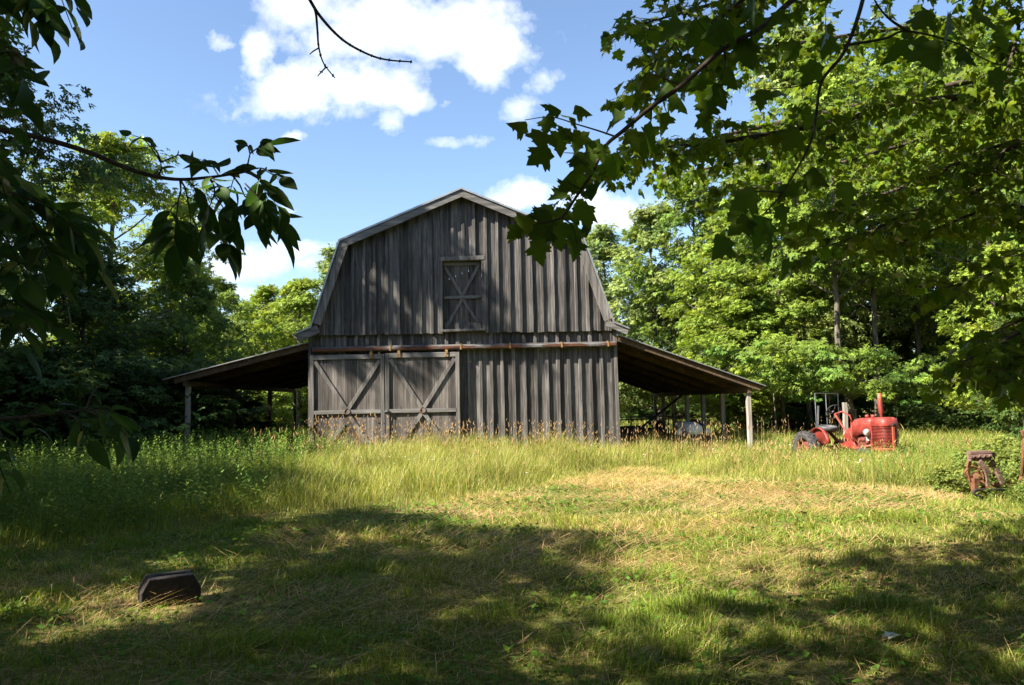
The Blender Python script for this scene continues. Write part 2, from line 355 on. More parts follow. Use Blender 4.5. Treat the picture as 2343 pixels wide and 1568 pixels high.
# smooth value noise for placing things
def vnoise(x, y, seed=0):
    xi = np.floor(x).astype(np.int64); yi = np.floor(y).astype(np.int64); fx = x-xi; fy = y-yi
    fx = fx*fx*(3-2*fx); fy = fy*fy*(3-2*fy)
    def h(a, b):
        k = (a*374761393+b*668265263+seed*982451653) & 0x7fffffff
        k = ((k ^ (k >> 13))*1274126177) & 0x7fffffff
        return ((k ^ (k >> 16)) & 0xffff)/65535.0
    return (h(xi, yi)*(1-fx)+h(xi+1, yi)*fx)*(1-fy)+(h(xi, yi+1)*(1-fx)+h(xi+1, yi+1)*fx)*fy
def fbm(x, y, seed=0, o=3):
    s_ = 0; a = .5
    for k in range(o): s_ = s_+a*vnoise(x*2**k, y*2**k, seed+k); a *= .5
    return s_/(1-.5**o)
def sst(t): t = np.clip(t, 0, 1); return t*t*(3-2*t)
def gh(x, y):
    """height of the ground: falls a little towards the right at the back"""
    x = np.asarray(x, float); y = np.asarray(y, float)
    return -0.26*sst((x+1)/7)*sst((y-13)/9) + .10*(fbm(x*.35, y*.35, 5)-.5)*sst((60-y)/40)

# ------------------------------------------------------------------ ground
def build_ground():
    xs = np.concatenate([np.linspace(-400, -42, 10), np.linspace(-40, 40, 161), np.linspace(42, 400, 10)])
    ys = np.concatenate([np.linspace(-200, -12, 8), np.linspace(-10, 60, 141), np.linspace(62, 600, 14)])
    X, Y = np.meshgrid(xs, ys); Z = gh(X, Y)
    V = np.stack([X.ravel(), Y.ravel(), Z.ravel()], 1); nx = len(xs)
    i = np.arange(len(ys)-1)[:, None]*nx+np.arange(nx-1)[None]; i = i.ravel()
    T = np.stack([i, i+1, i+nx+1, i+nx], 1)
    tag(link('ground', mesh_np('ground', V, T, smooth=True), M['ground']), None, None, kind='structure')
build_ground()

# ------------------------------------------------------------------ barn
BX, BY, HB = -0.62, 25.0, 4.89           # centre line, front face, half width
BACK = 39.2
def zroof(x):
    a = abs(x-BX)
    if a <= 3.86: return 8.42-(8.42-6.80)*a/3.86
    return 6.80-(6.80-4.05)*(a-3.86)/(4.80-3.86)
def build_barn():
    rng = random.Random(4)
    barn = empty('barn', (BX, BY, 0), 0, 'weathered grey board-and-batten barn with gambrel roof and open lean-tos', 'barn')
    # upper siding, hayloft opening left free
    ox0, ox1, oz0, oz1 = -1.30, 0.0, 3.96, 6.22
    mb = MB(); x = BX-HB+.02; zb = 3.85
    bounds = [x]
    while x < BX+HB-.1: x = min(x+rng.uniform(.335, .375), BX+HB-.02); bounds.append(x)
    def vboard(x0, x1, z0, z1a, z1b, y, t):
        n = 5; vs = []; fs = []
        for k in range(n+1):
            u_ = k/n; j0 = rng.uniform(-.004, .004); j1 = rng.uniform(-.004, .004); jy = rng.uniform(-.006, .006)
            za = z0+(z1a-z0)*u_; zc = z0+(z1b-z0)*u_
            vs += [(x0+j0, y+jy, za), (x1+j1, y-jy, zc), (x1+j1, y-jy+t, zc), (x0+j0, y+jy+t, za)]
        for k in range(n):
            o = 4*k
            for i in range(4): fs.append((o+i, o+(i+1) % 4, o+4+(i+1) % 4, o+4+i))
        fs += [(3, 2, 1, 0), tuple(range(4*n, 4*n+4))]
        mb.add(vs, fs)
    for a, b in zip(bounds[:-1], bounds[1:]):
        za, zc = zroof(a)-.08, zroof(b)-.08
        y = 24.885+rng.uniform(-.006, .006)
        z0 = zb+rng.uniform(-.02, .02)
        if b > ox0 and a < ox1:
            if a < ox0: vboard(a, ox0, z0, za, zc, y, .025)
            if b > ox1: vboard(ox1, b-.002, z0, za, zc, y, .025)
            vboard(max(a, ox0)+.002, min(b, ox1)-.002, oz1, za, zc, y+.001, .025)
        else: vboard(a+.003, b-.003, z0, za, zc, y, .025)
    for b in bounds[1:-1]:
        zt = zroof(b)-.1; w = rng.uniform(.045, .055)
        z0 = zb-.01
        if ox0-.02 < b < ox1+.02: z0 = oz1+.07
        if zt-z0 < .1: continue
        mb.plank((b, 24.884, z0), (b+rng.uniform(-.01, .01), 24.884, zt), w*2, .062, (0, -1, 0), 7, .006, rng)
    part('upper_siding', mb, M['siding'], barn, True)
    # lower siding
    mb = MB(); x = BX-HB
    bounds = [x]
    while x < BX+HB-.1: x = min(x+rng.uniform(.345, .37), BX+HB); bounds.append(x)
    for a, b in zip(bounds[:-1], bounds[1:]):
        vboard(a+.003, b-.003, -.35, 4.2, 4.2, 25.0+rng.uniform(-.004, .004), .025)
    for b in bounds:
        b = min(max(b, BX-HB+.05), BX+HB-.05)
        if b < -.85: segs = [(3.5, 4.2)]
        else: segs = [(-.35, 3.34), (3.5, 4.2)]
        for z0, z1 in segs:
            mb.plank((b, 24.998, z0), (b+rng.uniform(-.008, .008), 24.998, z1), rng.uniform(.095, .115), .062, (0, -1, 0), 9, .007, rng)
    part('lower_siding', mb, M['siding'], barn, True)
    # side and back walls
    for sx in (-1, 1):
        mb = MB(); y = BY+.03
        xw = BX+sx*(HB-.03)
        while y < BACK:
            mb.box((min(xw, xw-sx*.03), y, -.4), (max(xw, xw-sx*.03), y+.33, 4.1)); y += .336
        part('side_wall', mb, M['siding'], barn, True)
    mb = MB(); x = BX-HB+.05
    while x < BX+HB-.3:
        mb.box((x, BACK-.1, -.4), (x+.33, BACK-.07, min(zroof(x), zroof(x+.33))-.1)); x += .336
    part('back_wall', mb, M['siding'], barn, True)
    # roof: bent sheet with thickness
    prof = [(-5.28, 3.90), (-4.80, 4.11), (-3.90, 6.86), (0, 8.50), (3.90, 6.86), (4.80, 4.11), (5.28, 3.90)]
    low = [(-5.26, 3.86), (-4.76, 4.07), (-3.87, 6.81), (0, 8.44), (3.87, 6.81), (4.76, 4.07), (5.26, 3.86)]
    ring = prof+low[::-1]
    mb = MB(); rings = [[(BX+a, y, z) for a, z in ring] for y in (24.52, BACK+.3)]
    n = len(ring); vs = rings[0]+rings[1]; fs = [(i, (i+1) % n, n+(i+1) % n, n+i) for i in range(n)]
    for k in range(6): fs += [(k, k+1, n-2-k, n-1-k)[::-1], (n+k, n+k+1, n+n-2-k, n+n-1-k)]
    mb.add(vs, fs); roof = part('roof', mb, M['tin'], barn, True)
    # rake boards along the front edge
    def rake(a, b, w, name='rake_board', y=24.60, mat='trim'):
        mb_ = MB(); a = np.array(a); b = np.array(b); d = nrm(b-a); nn = np.array([-d[1], d[0]])
        if nn[1] > 0: nn = -nn
        A = a+nn*w/2; B = b+nn*w/2
        mb_.plank((BX+A[0], y, A[1]), (BX+B[0], y, B[1]), w, .045, (0, -1, 0), 6, .004, rng)
        part(name, mb_, M[mat], barn, True)
    rake((-3.98, 6.75), (0.0, 8.43), .22); rake((0.0, 8.43), (3.98, 6.75), .22, y=24.603)
    rake((-4.72, 4.22), (-3.84, 6.80), .26, y=24.612, mat='trimz'); rake((3.84, 6.80), (4.72, 4.22), .26, y=24.613, mat='trimz')
    rake((-5.26, 3.86), (-4.60, 4.155), .26, y=24.606); rake((4.60, 4.155), (5.26, 3.86), .2, y=24.607)
    # soffit under the front overhang
    mb = MB()
    for (a, b) in (((-3.9, 6.74), (0, 8.38)), ((0, 8.38), (3.9, 6.74)), ((-4.74, 4.1), (-3.9, 6.74)), ((3.9, 6.74), (4.74, 4.1))):
        mb.add([(BX+a[0], 24.62, a[1]), (BX+b[0], 24.62, b[1]), (BX+b[0], 24.9, b[1]), (BX+a[0], 24.9, a[1])], [(0, 1, 2, 3)])
    part('soffit', mb, M['soffit'], barn, True)
    # hayloft door in its frame
    mb = MB()
    mb.plank((ox0-.07, 24.885, oz1+.02), (ox1+.09, 24.885, oz1+.05), .13, .075, (0, -1, 0), 5, .004, rng)
    mb.plank((ox0-.045, 24.885, oz0-.12), (ox0-.035, 24.885, oz1-.045), .13, .06, (0, -1, 0), 5, .004, rng)
    mb.plank((ox1+.055, 24.885, oz0-.06), (ox1+.055, 24.885, oz1-.04), .13, .06, (0, -1, 0), 5, .004, rng)
    mb.plank((ox0-.03, 24.885, oz0-.035), (ox1+.045, 24.885, oz0-.01), .075, .10, (0, -1, 0), 5, .004, rng)
    mb.box((ox0-.01, 24.886, oz0), (ox0+.02, 25.12, oz1)); mb.box((ox1-.02, 24.886, oz0), (ox1+.01, 25.12, oz1)); mb.box((ox0+.02, 24.886, oz1-.03), (ox1-.02, 25.12, oz1+.004)); mb.box((ox0+.02, 24.886, oz0-.01), (ox1-.02, 25.12, oz0+.02))
    part('hayloft_frame', mb, M['trimz'], barn, True)
    mb = MB(); w = (ox1-ox0-.04)/6
    for k in range(6):
        mb.box((ox0+.02+k*w+.003, 25.05+rng.uniform(-.003, .003), oz0+.02), (ox0+.02+(k+1)*w-.003, 25.08, oz1-.03))
    hd = part('hayloft_door', mb, M['door'], barn, True)
    cx, cz = (ox0+ox1)/2, 5.02
    for (a, b) in (((ox0+.1, oz1-.2), (cx, cz+.05)), ((ox1-.1, oz1-.15), (cx, cz+.05)), ((ox0+.12, oz0+.1), (cx, cz-.05)), ((ox1-.08, oz0+.1), (cx, cz-.05))):
        mb = MB(); mb.plank((a[0], 25.046, a[1]), (b[0], 25.046, b[1]), .10, .045, (0, -1, 0), 4, .003, rng); part('brace', mb, M['trimz'], hd, True)
    mb = MB(); mb.plank((ox0+.06, 25.046, cz), (ox1-.05, 25.046, cz), .10, .06, (0, -1, 0), 4, .003, rng); part('rail', mb, M['trim'], hd, True)
    mb = MB(); mb.plank((ox0+.06, 25.046, oz1-.11), (ox1-.06, 25.046, oz1-.11), .11, .045, (0, -1, 0), 4, .003, rng); part('rail', mb, M['trim'], hd, True)
    # door track with brackets
    mb = MB(); mb.plank((-5.42, 24.93, 3.40), (4.24, 24.93, 3.42), .16, .055, (0, -1, 0), 10, .004, rng)
    part('track_board', mb, M['trim'], barn, True)
    mb = MB(); pr = [(24.865, 3.43), (24.76, 3.43), (24.745, 3.415), (24.745, 3.345), (24.76, 3.325), (24.795, 3.325), (24.795, 3.338), (24.775, 3.345), (24.775, 3.405), (24.865, 3.41)]
    xs = np.linspace(-5.38, 4.24, 12)
    mb.loft([[(xx, y, z+.022*(xx+5.38)/9.6+rng.uniform(-.004, .004)) for y, z in pr] for xx in xs])
    tr = part('door_track', mb, M['track'], barn, True)
    for xx in (-2.95, -.72, .85, 2.5, 3.99):
        mb = MB(); z = 3.33+.022*(xx+5.38)/9.6; mb.box((xx-.025, 24.735, z-.02), (xx+.025, 24.765, z+.12)); mb.box((xx-.02, 24.765, z+.103), (xx+.02, 24.874, z+.118)); mb.box((xx-.03, 24.845, z+.118), (xx+.03, 24.872, z+.17))
        part('bracket', mb, M['hanger'], tr, True)
    # two sliding doors
    for (x0, x1, top, broken, yoff, hangs) in ((-5.47, -3.135, 3.22, True, .0, (-3.55,)), (-3.105, -.77, 3.24, False, -.012, (-2.67, -1.17))):
        mb = MB(); n = 8; w = (x1-x0)/n; yo = yoff
        for k in range(n):
            mb.box((x0+k*w+.003, 24.83+yo+rng.uniform(-.004, .004), -.1+rng.uniform(0, .03)), (x0+(k+1)*w-.003, 24.86+yo, top-.02))
        door = part('sliding_door', mb, M['door'], barn, True)
        yf = 24.828+yo
        def piece(nm, a, b, w_, t=.05, mat='trimz', y=None):
            mb_ = MB(); mb_.plank((a[0], yf if y is None else y, a[1]), (b[0], yf if y is None else y, b[1]), w_, t, (0, -1, 0), 6, .005, rng); part(nm, mb_, M[mat], door, True)
        piece('stile', (x0+.06, -.1), (x0+.06, top), .12, .055); piece('stile', (x1-.06, -.1), (x1-.06, top), .12, .055)
        piece('rail', (x0+.122, top-.075), (x1-.122, top-.075), .15, .05, 'trim'); piece('rail', (x0+.122, 1.41), (x1-.122, 1.41), .12, .058, 'trim')
        c = (x0+x1)/2
        piece('brace', (x0+.15, top-.20), (c-.03, 1.50), .12, .048); piece('brace', (x1-.15, top-.20), (c+.03, 1.50), .12, .048)
        piece('brace', (x0+.30 if broken else x0+.2, .02), (c-.10 if broken else c-.04, 1.05 if broken else 1.32), .12, .048); piece('brace', (x1-.2, .0), (c+.04, 1.32), .12, .048)
        for hx in hangs:
            mb = MB(); mb.box((hx-.05, yf-.075, top-.14), (hx+.05, yf-.052, top+.06)); mb.box((hx-.035, yf-.085, top-.05), (hx+.035, yf-.076, top+.08))
            mb.lathe([(.0, -.02), (.045, -.02), (.045, .02), (0, .02)], (hx, yf-.04, top+.10), (0, 1, 0), 14)
            part('hanger', mb, M['hanger'], door, True)
        mb = MB(); mb.torus((c-.0, yf-.068, 1.42), (0, 1, 0), .085, .014, 20, 6, arc=(math.radians(-60), math.radians(240)) if broken else (math.radians(-50), math.radians(230)))
        part('horseshoe', mb, M['rust'], door, True)
        if broken:
            mb = MB(); mb.box((x1-.02, yf-.10, 1.38), (x1+.16, yf-.078, 1.43)); mb.box((x1+.03, yf-.13, 1.39), (x1+.09, yf-.10, 1.48)); part('latch', mb, M['steel'], door, True)
            mb = MB(); mb.box((x0-.04, yf-.09, .93), (x0+.1, yf-.062, .97)); mb.box((x0-.05, yf-.1, .9), (x0, yf-.05, 1.0)); part('hinge', mb, M['iron'], door, True)
    # corner boards
    mb = MB(); mb.plank((BX+HB+.0, 24.99, -.35), (BX+HB-.03, 24.99, 3.9), .11, .07, (0, -1, 0), 8, .006, rng); part('corner_board', mb, M['trimz'], barn, True)
    mb = MB(); mb.plank((BX-HB+.0, 24.99, -.35), (BX-HB, 24.99, 3.9), .10, .05, (0, -1, 0), 8, .006, rng); part('corner_board', mb, M['trimz'], barn, True)
    # lean-tos
    for sx, xin, zin, xout, zout, posts, px_ in ((1, 4.30, 3.72, 9.02, 1.99, [25.1, 27.9, 30.4, 32.8, 35.1, 37.2, 39.0], 8.56), (-1, -5.54, 3.64, -10.02, 2.55, [25.15, 29.6, 34.6, 39.2], -9.38)):
        mb = MB(); t = .03
        vs = []
        for y in (24.72, BACK+.1):
            vs += [(xin, y, zin), (xout, y, zout), (xout, y, zout-t), (xin, y, zin-t)]
        mb.add(vs, [(0, 1, 2, 3), (4, 7, 6, 5), (0, 4, 5, 1), (1, 5, 6, 2), (2, 6, 7, 3), (3, 7, 4, 0)])
        lr = part('lean_to_roof', mb, M['tin'], barn, True)
        mb = MB(); nb = 16        # plank deck below the tin
        for k in range(nb):
            u0, u1 = k/nb+.003, (k+1)/nb-.003
            xa, xb = xin+(xout-xin)*u0, xin+(xout-xin)*u1; za, zc = zin+(zout-zin)*u0-.034, zin+(zout-zin)*u1-.034
            if sx < 0: xa, xb, za, zc = xb, xa, zc, za
            vs = []
            for y in (24.78, BACK):
                vs += [(xa, y, za), (xb, y, zc), (xb, y, zc-.022), (xa, y, za-.022)]
            mb.add(vs, [(3, 2, 1, 0), (4, 5, 6, 7), (0, 1, 5, 4), (1, 2, 6, 5), (2, 3, 7, 6), (3, 0, 4, 7)])
        part('roof_deck', mb, M['soffit'], lr, True)
        xe = px_+sx*.32
        ze = zin+(zout-zin)*(xe-xin)/(xout-xin)
        for y in [24.84, 27.2, 29.6, 32.0, 34.4, 36.8, 39.1]:
            mb = MB(); dz = -.058-.085
            mb.plank((xin+sx*.02, y+.03, zin+dz), (xe, y+.03, ze+dz), .165, .05, (0, -1, 0), 5, .004, rng); part('rafter', mb, M['soffit'], lr, True)
        zb_ = zin+(zout-zin)*(px_-xin)/(xout-xin)-.23
        mb = MB(); mb.box((px_-.07, 24.90, zb_-.16), (px_+.07, BACK, zb_)); part('eave_beam', mb, M['soffit'], lr, True)
        for k, y in enumerate(posts):
            mb = MB(); g = float(gh(px_, y))-.3; rr = .075 if k else .07
            mb.plank((px_+rng.uniform(-.02, .02), y+.075, g), (px_, y+.075, zb_-.16), rr*2, .14, (0, -1, 0), 6, .006, rng)
            part('post', mb, M['post'], barn, True)
    # trusses left and right of the wall inside the right lean-to: none visible
    return barn
build_barn()

# ------------------------------------------------------------------ foliage
def frames(d, n):
    """leaf frames: y along d, z near n"""
    y = nrm(d); x = nrm(np.cross(y, n)); z = np.cross(x, y); return x, y, z
def scatter(tv, tf, pos, x, y, z, s):
    tv = np.asarray(tv, float); tf = np.asarray(tf, int); n = len(pos); s = np.asarray(s, float).reshape(n, 1, 1)
    V = pos[:, None, :]+s*(tv[None, :, 0:1]*x[:, None, :]+tv[None, :, 1:2]*y[:, None, :]+tv[None, :, 2:3]*z[:, None, :])
    T = tf[None]+(np.arange(n)*len(tv))[:, None, None]
    return V.reshape(-1, 3), T.reshape(-1, tf.shape[1])
LEAF_V = [(0, 0, 0), (.26, .42, .07), (0, 1, -.1), (-.26, .42, .07)]; LEAF_F = [(0, 1, 2), (0, 2, 3)]
SPRAY_V = []; SPRAY_F = []
def _spray():
    # a little twig-end of five leaves for the distant trees
    rs = random.Random(3)
    for k, (ang, off) in enumerate(((0, .35), (.75, .15), (-.75, .2), (1.35, 0), (-1.3, .05))):
        b = len(SPRAY_V); c, s = math.cos(ang), math.sin(ang)
        dr = rs.uniform(-.35, -.05)
        for (x, y, z) in LEAF_V:
            x, y = x*.62, y*.62
            SPRAY_V.append((x*c+y*s, off-x*s+y*c, z*.6+dr*y+rs.uniform(-.03, .03)))
        SPRAY_F.extend([tuple(i+b for i in f) for f in LEAF_F])
_spray()
def rand_cols(rng, n, base, var=.25, hue=.12):
    k = rng.normal(1, var, (n, 1)).clip(.45, 1.8); h = rng.normal(0, hue, (n, 1))
    c = np.array(base)[None]*k; c = c*np.concatenate([1+h, 1+h*.25, 1-h*.5], 1)
    return c.clip(.005, .8)

def with_wood(name, V, T, C, lw, leafm, woodm):
    """foliage with its limbs and twigs in one crown mesh, two materials"""
    wv = np.array(lw.v); wf = np.array(lw.f, int); wt = np.concatenate([wf[:, [0, 1, 2]], wf[:, [0, 2, 3]]])
    me = mesh_np(name, np.concatenate([V, wv]), np.concatenate([T, wt+len(V)]), np.concatenate([C, np.full((len(wv), 3), .1)]))
    me.materials.append(leafm); me.materials.append(woodm)
    me.polygons.foreach_set('material_index', np.concatenate([np.zeros(len(T), np.int32), np.ones(len(wt), np.int32)])); return me
def tree_meshes(name, seed, H, zb, R, nl, nsub, per, ls, col, flat=.5, up=.15, wander=.05, r0=None, rc=.8, droop=.45, top=.75, lean=(0, 0), var=.22, kink=0.0):
    rng = np.random.default_rng(seed); mb = MB(); lw = MB()
    K = 14; zt = np.linspace(-.3, H*.97, K); px = np.cumsum(rng.normal(0, wander*H/K, K)); py = np.cumsum(rng.normal(0, wander*H/K, K)); px -= px[0]; py -= py[0]
    zl = (np.clip(zt, 0, None)/H)**.7*H; px = px+lean[0]*zl; py = py+lean[1]*zl
    px = px+kink*(1-np.clip(zt/(.20*H), 0, 1))**1.3-kink
    r0 = r0 or .018*H
    rad = r0*(1-.88*np.linspace(0, 1, K)); rad[0] *= 1.35
    tp = np.stack([px, py, zt], 1); mb.tube(tp, rad, 9)
    def trunk(z): return np.array([np.interp(z, zt, px), np.interp(z, zt, py), z])
    C = []
    for i in range(nl):
        t = (i+rng.uniform(.1, .9))/nl; z = zb+(H-zb)*t
        prof = R*max(.12, math.sin(math.pi*(.20+(top-.0)*t+.02)))**.75
        a = i*2.4+rng.uniform(-.5, .5); rr = prof*rng.uniform(.62, 1.08)
        z0 = max(zb*.55, z-rr*(.35+up)); b = trunk(z0)
        e = trunk(z)+np.array([math.cos(a)*rr, math.sin(a)*rr, rr*up*rng.uniform(-.3, 1.0)])
        mid = (b+e)/2+np.array([0, 0, .08*rr])+rng.normal(0, .05*rr, 3)
        lr = r0*.34*(1-.65*t)
        lw.tube([b, (b+mid)/2+rng.normal(0, .02*rr, 3), mid, e], [lr, lr*.8, lr*.55, lr*.15], 5, cap=False)
        for j in range(nsub):
            u_ = rng.uniform(.38, 1.02) if j else 1.0
            p = (mid+(e-mid)*(2*u_-1) if u_ > .5 else b+(mid-b)*2*u_)
            q = p+rng.normal(0, 1, 3)*np.array([.24, .24, .13])*rr*(1.1-.35*u_)
            if j: lw.tube([p, (p+q)/2+rng.normal(0, .03, 3), q], [lr*.3, lr*.2, lr*.06], 4, cap=False)
            C.append((q, rc*rng.uniform(.6, 1.25)))
    C.append((trunk(H*.97), rc*.7))
    c = np.array([k[0] for k in C]); r = np.array([k[1] for k in C])
    idx = np.repeat(np.arange(len(c)), np.maximum(3, (per*(r/rc)**2).astype(int)))
    n = len(idx); d = nrm(rng.normal(0, 1, (n, 3))); rad_ = rng.uniform(0, 1, (n, 1))**.45
    off = d*rad_*np.array([1, 1, flat]); off[:, 2] -= .25*(off[:, 0]**2+off[:, 1]**2)   # umbrella
    pos = c[idx]+off*r[idx][:, None]
    tr = np.stack([np.interp(pos[:, 2], zt, px), np.interp(pos[:, 2], zt, py), pos[:, 2]], 1)
    outw = nrm((pos-tr)*np.array([1, 1, 0])+1e-6)
    dirs = nrm(outw*.8+d*np.array([1, 1, .3])*.9+rng.normal(0, .45, (n, 3))+np.array([0, 0, -droop]))
    nor = nrm(np.array([0, 0, 1.0])+rng.normal(0, .45, (n, 3))+outw*.55)
    x, y, z = frames(dirs, nor)
    V, T = scatter(SPRAY_V, SPRAY_F, pos, x, y, z, ls*rng.uniform(.7, 1.25, n))
    cc = rand_cols(rng, len(c), col, .13, .10)[idx]*rng.normal(1, var, (n, 1)).clip(.5, 1.6)
    lk = np.repeat(cc, len(SPRAY_V), 0)
    lk = lk*np.repeat(rng.normal(1, .12, (n*5, 1)).clip(.6, 1.4), 4, 0)
    tm = bpy.data.meshes.new(name+'_trunk'); tm.from_pydata(mb.v, [], mb.f); tm.polygons.foreach_set('use_smooth', mb.sm)
    cm = with_wood(name+'_crown', V, T, lk, lw, M['leaf_far'], M['bark'])
    tm.materials.append(M['bark'])
    return tm, cm
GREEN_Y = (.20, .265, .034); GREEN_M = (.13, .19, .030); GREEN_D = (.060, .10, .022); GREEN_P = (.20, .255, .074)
TM = {
 'tall':   tree_meshes('tall', 11, 16, 4.0, 4.6, 34, 6, 46, .34, GREEN_M, rc=1.0),
 'yellow': tree_meshes('yellow', 12, 14, 2.5, 4.2, 32, 6, 46, .32, GREEN_Y, rc=.95),
 'pale':   tree_meshes('pale', 13, 15, 2.0, 4.2, 34, 6, 48, .30, GREEN_P, rc=.95, top=.8),
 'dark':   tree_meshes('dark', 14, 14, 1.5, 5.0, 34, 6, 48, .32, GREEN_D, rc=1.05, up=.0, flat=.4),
 'layer':  tree_meshes('layer', 15, 17, 7.2, 4.4, 26, 5, 34, .34, (.17, .24, .036), flat=.32, rc=1.05, up=.05, wander=.045, r0=.17, kink=.75),
 'layer2': tree_meshes('layer2', 19, 18, 7.4, 4.2, 26, 5, 34, .34, (.155, .225, .036), flat=.32, rc=1.05, up=.05, wander=.045, r0=.16),
 'high':   tree_meshes('high', 21, 29, 15.0, 4.6, 38, 7, 150, .5, GREEN_M, rc=1.3, top=.72, r0=.3),
 'thin':   tree_meshes('thin', 23, 10, 3.0, 4.4, 26, 4, 54, .28, GREEN_M, rc=.75, flat=.45),
 'umbrella': tree_meshes('umbrella', 27, 4.4, 2.4, 2.7, 14, 4, 34, .24, (.135, .205, .032), rc=.62, r0=.05, flat=.28, up=.0, top=.55, droop=.6),
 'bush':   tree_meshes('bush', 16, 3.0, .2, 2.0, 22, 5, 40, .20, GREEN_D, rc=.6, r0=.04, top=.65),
 'sapling': tree_meshes('sapling', 17, 5.5, .7, 2.2, 22, 5, 40, .24, GREEN_Y, rc=.6, r0=.07, flat=.4),
 'shrub':  tree_meshes('shrub', 18, 1.2, .05, .95, 20, 5, 38, .10, (.17, .21, .045), rc=.28, r0=.02, top=.6),
}
first = {}
def tree(kind, x, y, h, rz, label, name='broadleaf_tree', cat='tree', group=None, wide=1.0):
    """a tree of one of the grown kinds: trunk and crown under an Empty at its foot"""
    tm, cm = TM[kind]; H0 = {'tall': 16, 'yellow': 14, 'pale': 15, 'dark': 14, 'layer': 17, 'layer2': 18, 'high': 29, 'thin': 10, 'umbrella': 4.4, 'bush': 3.0, 'sapling': 5.5, 'shrub': 1.2}[kind]
    o = empty(name, (x, y, float(gh(x, y))), rz, label, cat, group); s = h/H0; o.scale = (s*wide, s*wide, s)
    if kind not in first:
        a = link('trunk', tm, None, o); b = link('crown', cm, None, o); first[kind] = (a, b)
    else:
        for src in first[kind]:
            k = src.copy(); COL.objects.link(k); k.parent = o
    return o
def tree_at(kind, px, ytop, Y, rz, label, **kw):
    p = at(px, ytop, Y); return tree(kind, p[0], Y, p[2]-float(gh(p[0], Y)), rz, label, **kw)
def tree_foot(kind, px, Y, h, rz, label, **kw):
    p = at(px, 940, Y); return tree(kind, p[0], Y, h, rz, label, **kw)
# left edge of the clearing
tree_at('dark', -15, 100, 27, .4, 'tall dark tree at the far left, rising above its neighbours', wide=.88)
tree_at('yellow', 265, 318, 33, 1.3, 'tree with a sunlit yellow-green top behind the hanging ash leaves', wide=1.0)
tree_at('yellow', 410, 455, 38, 1.9, 'slim sunlit tree right of the tall tree behind the ash leaves', wide=.8)
tree_at('dark', 190, 560, 26, 2.4, 'low dark spreading tree under the tall left-hand trees', wide=1.1)
tree_at('tall', 425, 605, 31, 4.4, 'green tree standing just left of the left lean-to roof', wide=.95)
tree_at('tall', 500, 640, 46, .8, 'mid green tree over the outer end of the left lean-to', wide=.9)
tree_at('yellow', 610, 655, 53, 2.0, 'bright yellow-green tree behind the middle of the left lean-to', wide=1.05)
tree_at('yellow', 690, 640, 50, 3.1, 'bright tree between the left lean-to and the barn wall', wide=1.0)
tree_at('pale', 770, 565, 58, .3, 'pale tree peeping over the left slope of the barn roof', wide=.95)
tree_at('pale', 560, 690, 60, 2.9, 'far pale tree in the dip of the left treeline', wide=1.0)
tree_at('sapling', 628, 868, 43, 1.0, 'sunlit sapling seen through the left lean-to', name='sapling')
tree_at('sapling', 585, 900, 42, 2.2, 'smaller sunlit sapling beside the outer lean-to posts', name='sapling')
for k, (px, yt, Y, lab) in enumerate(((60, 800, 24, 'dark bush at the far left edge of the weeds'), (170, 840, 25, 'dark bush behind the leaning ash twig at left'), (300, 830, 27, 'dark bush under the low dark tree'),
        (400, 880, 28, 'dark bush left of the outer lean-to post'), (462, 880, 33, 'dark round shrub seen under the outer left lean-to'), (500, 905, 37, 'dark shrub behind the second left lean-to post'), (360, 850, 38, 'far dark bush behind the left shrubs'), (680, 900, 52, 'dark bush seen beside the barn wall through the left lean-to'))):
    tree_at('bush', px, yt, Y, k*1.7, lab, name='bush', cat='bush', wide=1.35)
# right edge of the clearing
tree_at('pale', 1385, 515, 50, 1.0, 'pale tree just right of the barn roof edge', wide=.95)
tree_at('pale', 1490, 470, 48, 2.6, 'second pale tree from the barn roof on the right', wide=.95)
tree_at('tall', 1590, 400, 46, 3.9, 'mid green tree over the middle of the right lean-to', wide=.9)
tree_at('yellow', 1640, 560, 38, 5.0, 'bright leafy tree above the outer end of the right lean-to', wide=1.05)
tree_at('yellow', 1710, 660, 36, 2.2, 'low bright tree spreading over the lean-to eave at right', wide=1.25)
tree_at('pale', 1800, 55, 46, 4.1, 'tallest pale tree behind the maple branches', wide=.85)
tree_foot('layer', 1970, 33, 16.5, .0, 'tree with a leaning trunk behind the red tractor', wide=1.0)
tree_foot('layer2', 2012, 34.5, 17.5, 2.0, 'tree with a straight mottled trunk behind the tractor exhaust', wide=1.0)
tree_foot('layer2', 1851, 38, 14.5, 4.0, 'tree with a slim trunk left of the steel frame', wide=1.0)
tree_foot('layer2', 1793, 36, 13, 3.0, 'thin trunked tree beyond the lean-to eave', wide=1.0)
tree_foot('layer2', 2110, 38, 15, 5.0, 'tree with a thin trunk in the shade right of the tractor', wide=1.0)
tree_foot('umbrella', 1895, 31.5, 4.0, .6, 'young tree with flat sunlit layers left of the leaning trunk', name='young_tree', wide=1.0)
tree_foot('umbrella', 2050, 32.0, 3.6, 2.6, 'young tree with flat sunlit layers beside the mottled trunk', name='young_tree', wide=.9)
tree_foot('umbrella', 1775, 33, 4.4, 4.2, 'young flat topped tree just beyond the lean-to eave', name='young_tree', wide=1.1)
tree_at('tall', 2150, 60, 42, 5.5, 'tall tree right of the tractor, its top near the upper right corner', wide=.8)
tree_foot('layer2', 2290, 32, 17.5, 4.2, 'tree with a bare trunk near the right edge', wide=.9)
tree_at('yellow', 2290, 560, 26, .9, 'bright tree at the right edge over the brambles', wide=.9)
tree_at('dark', 2230, 600, 36, 3.3, 'dark tree in the gap right of the tractor', wide=.9)
tree_at('dark', 2330, 700, 23, 1.4, 'dark low tree at the right edge behind the rusty implement', wide=.8)
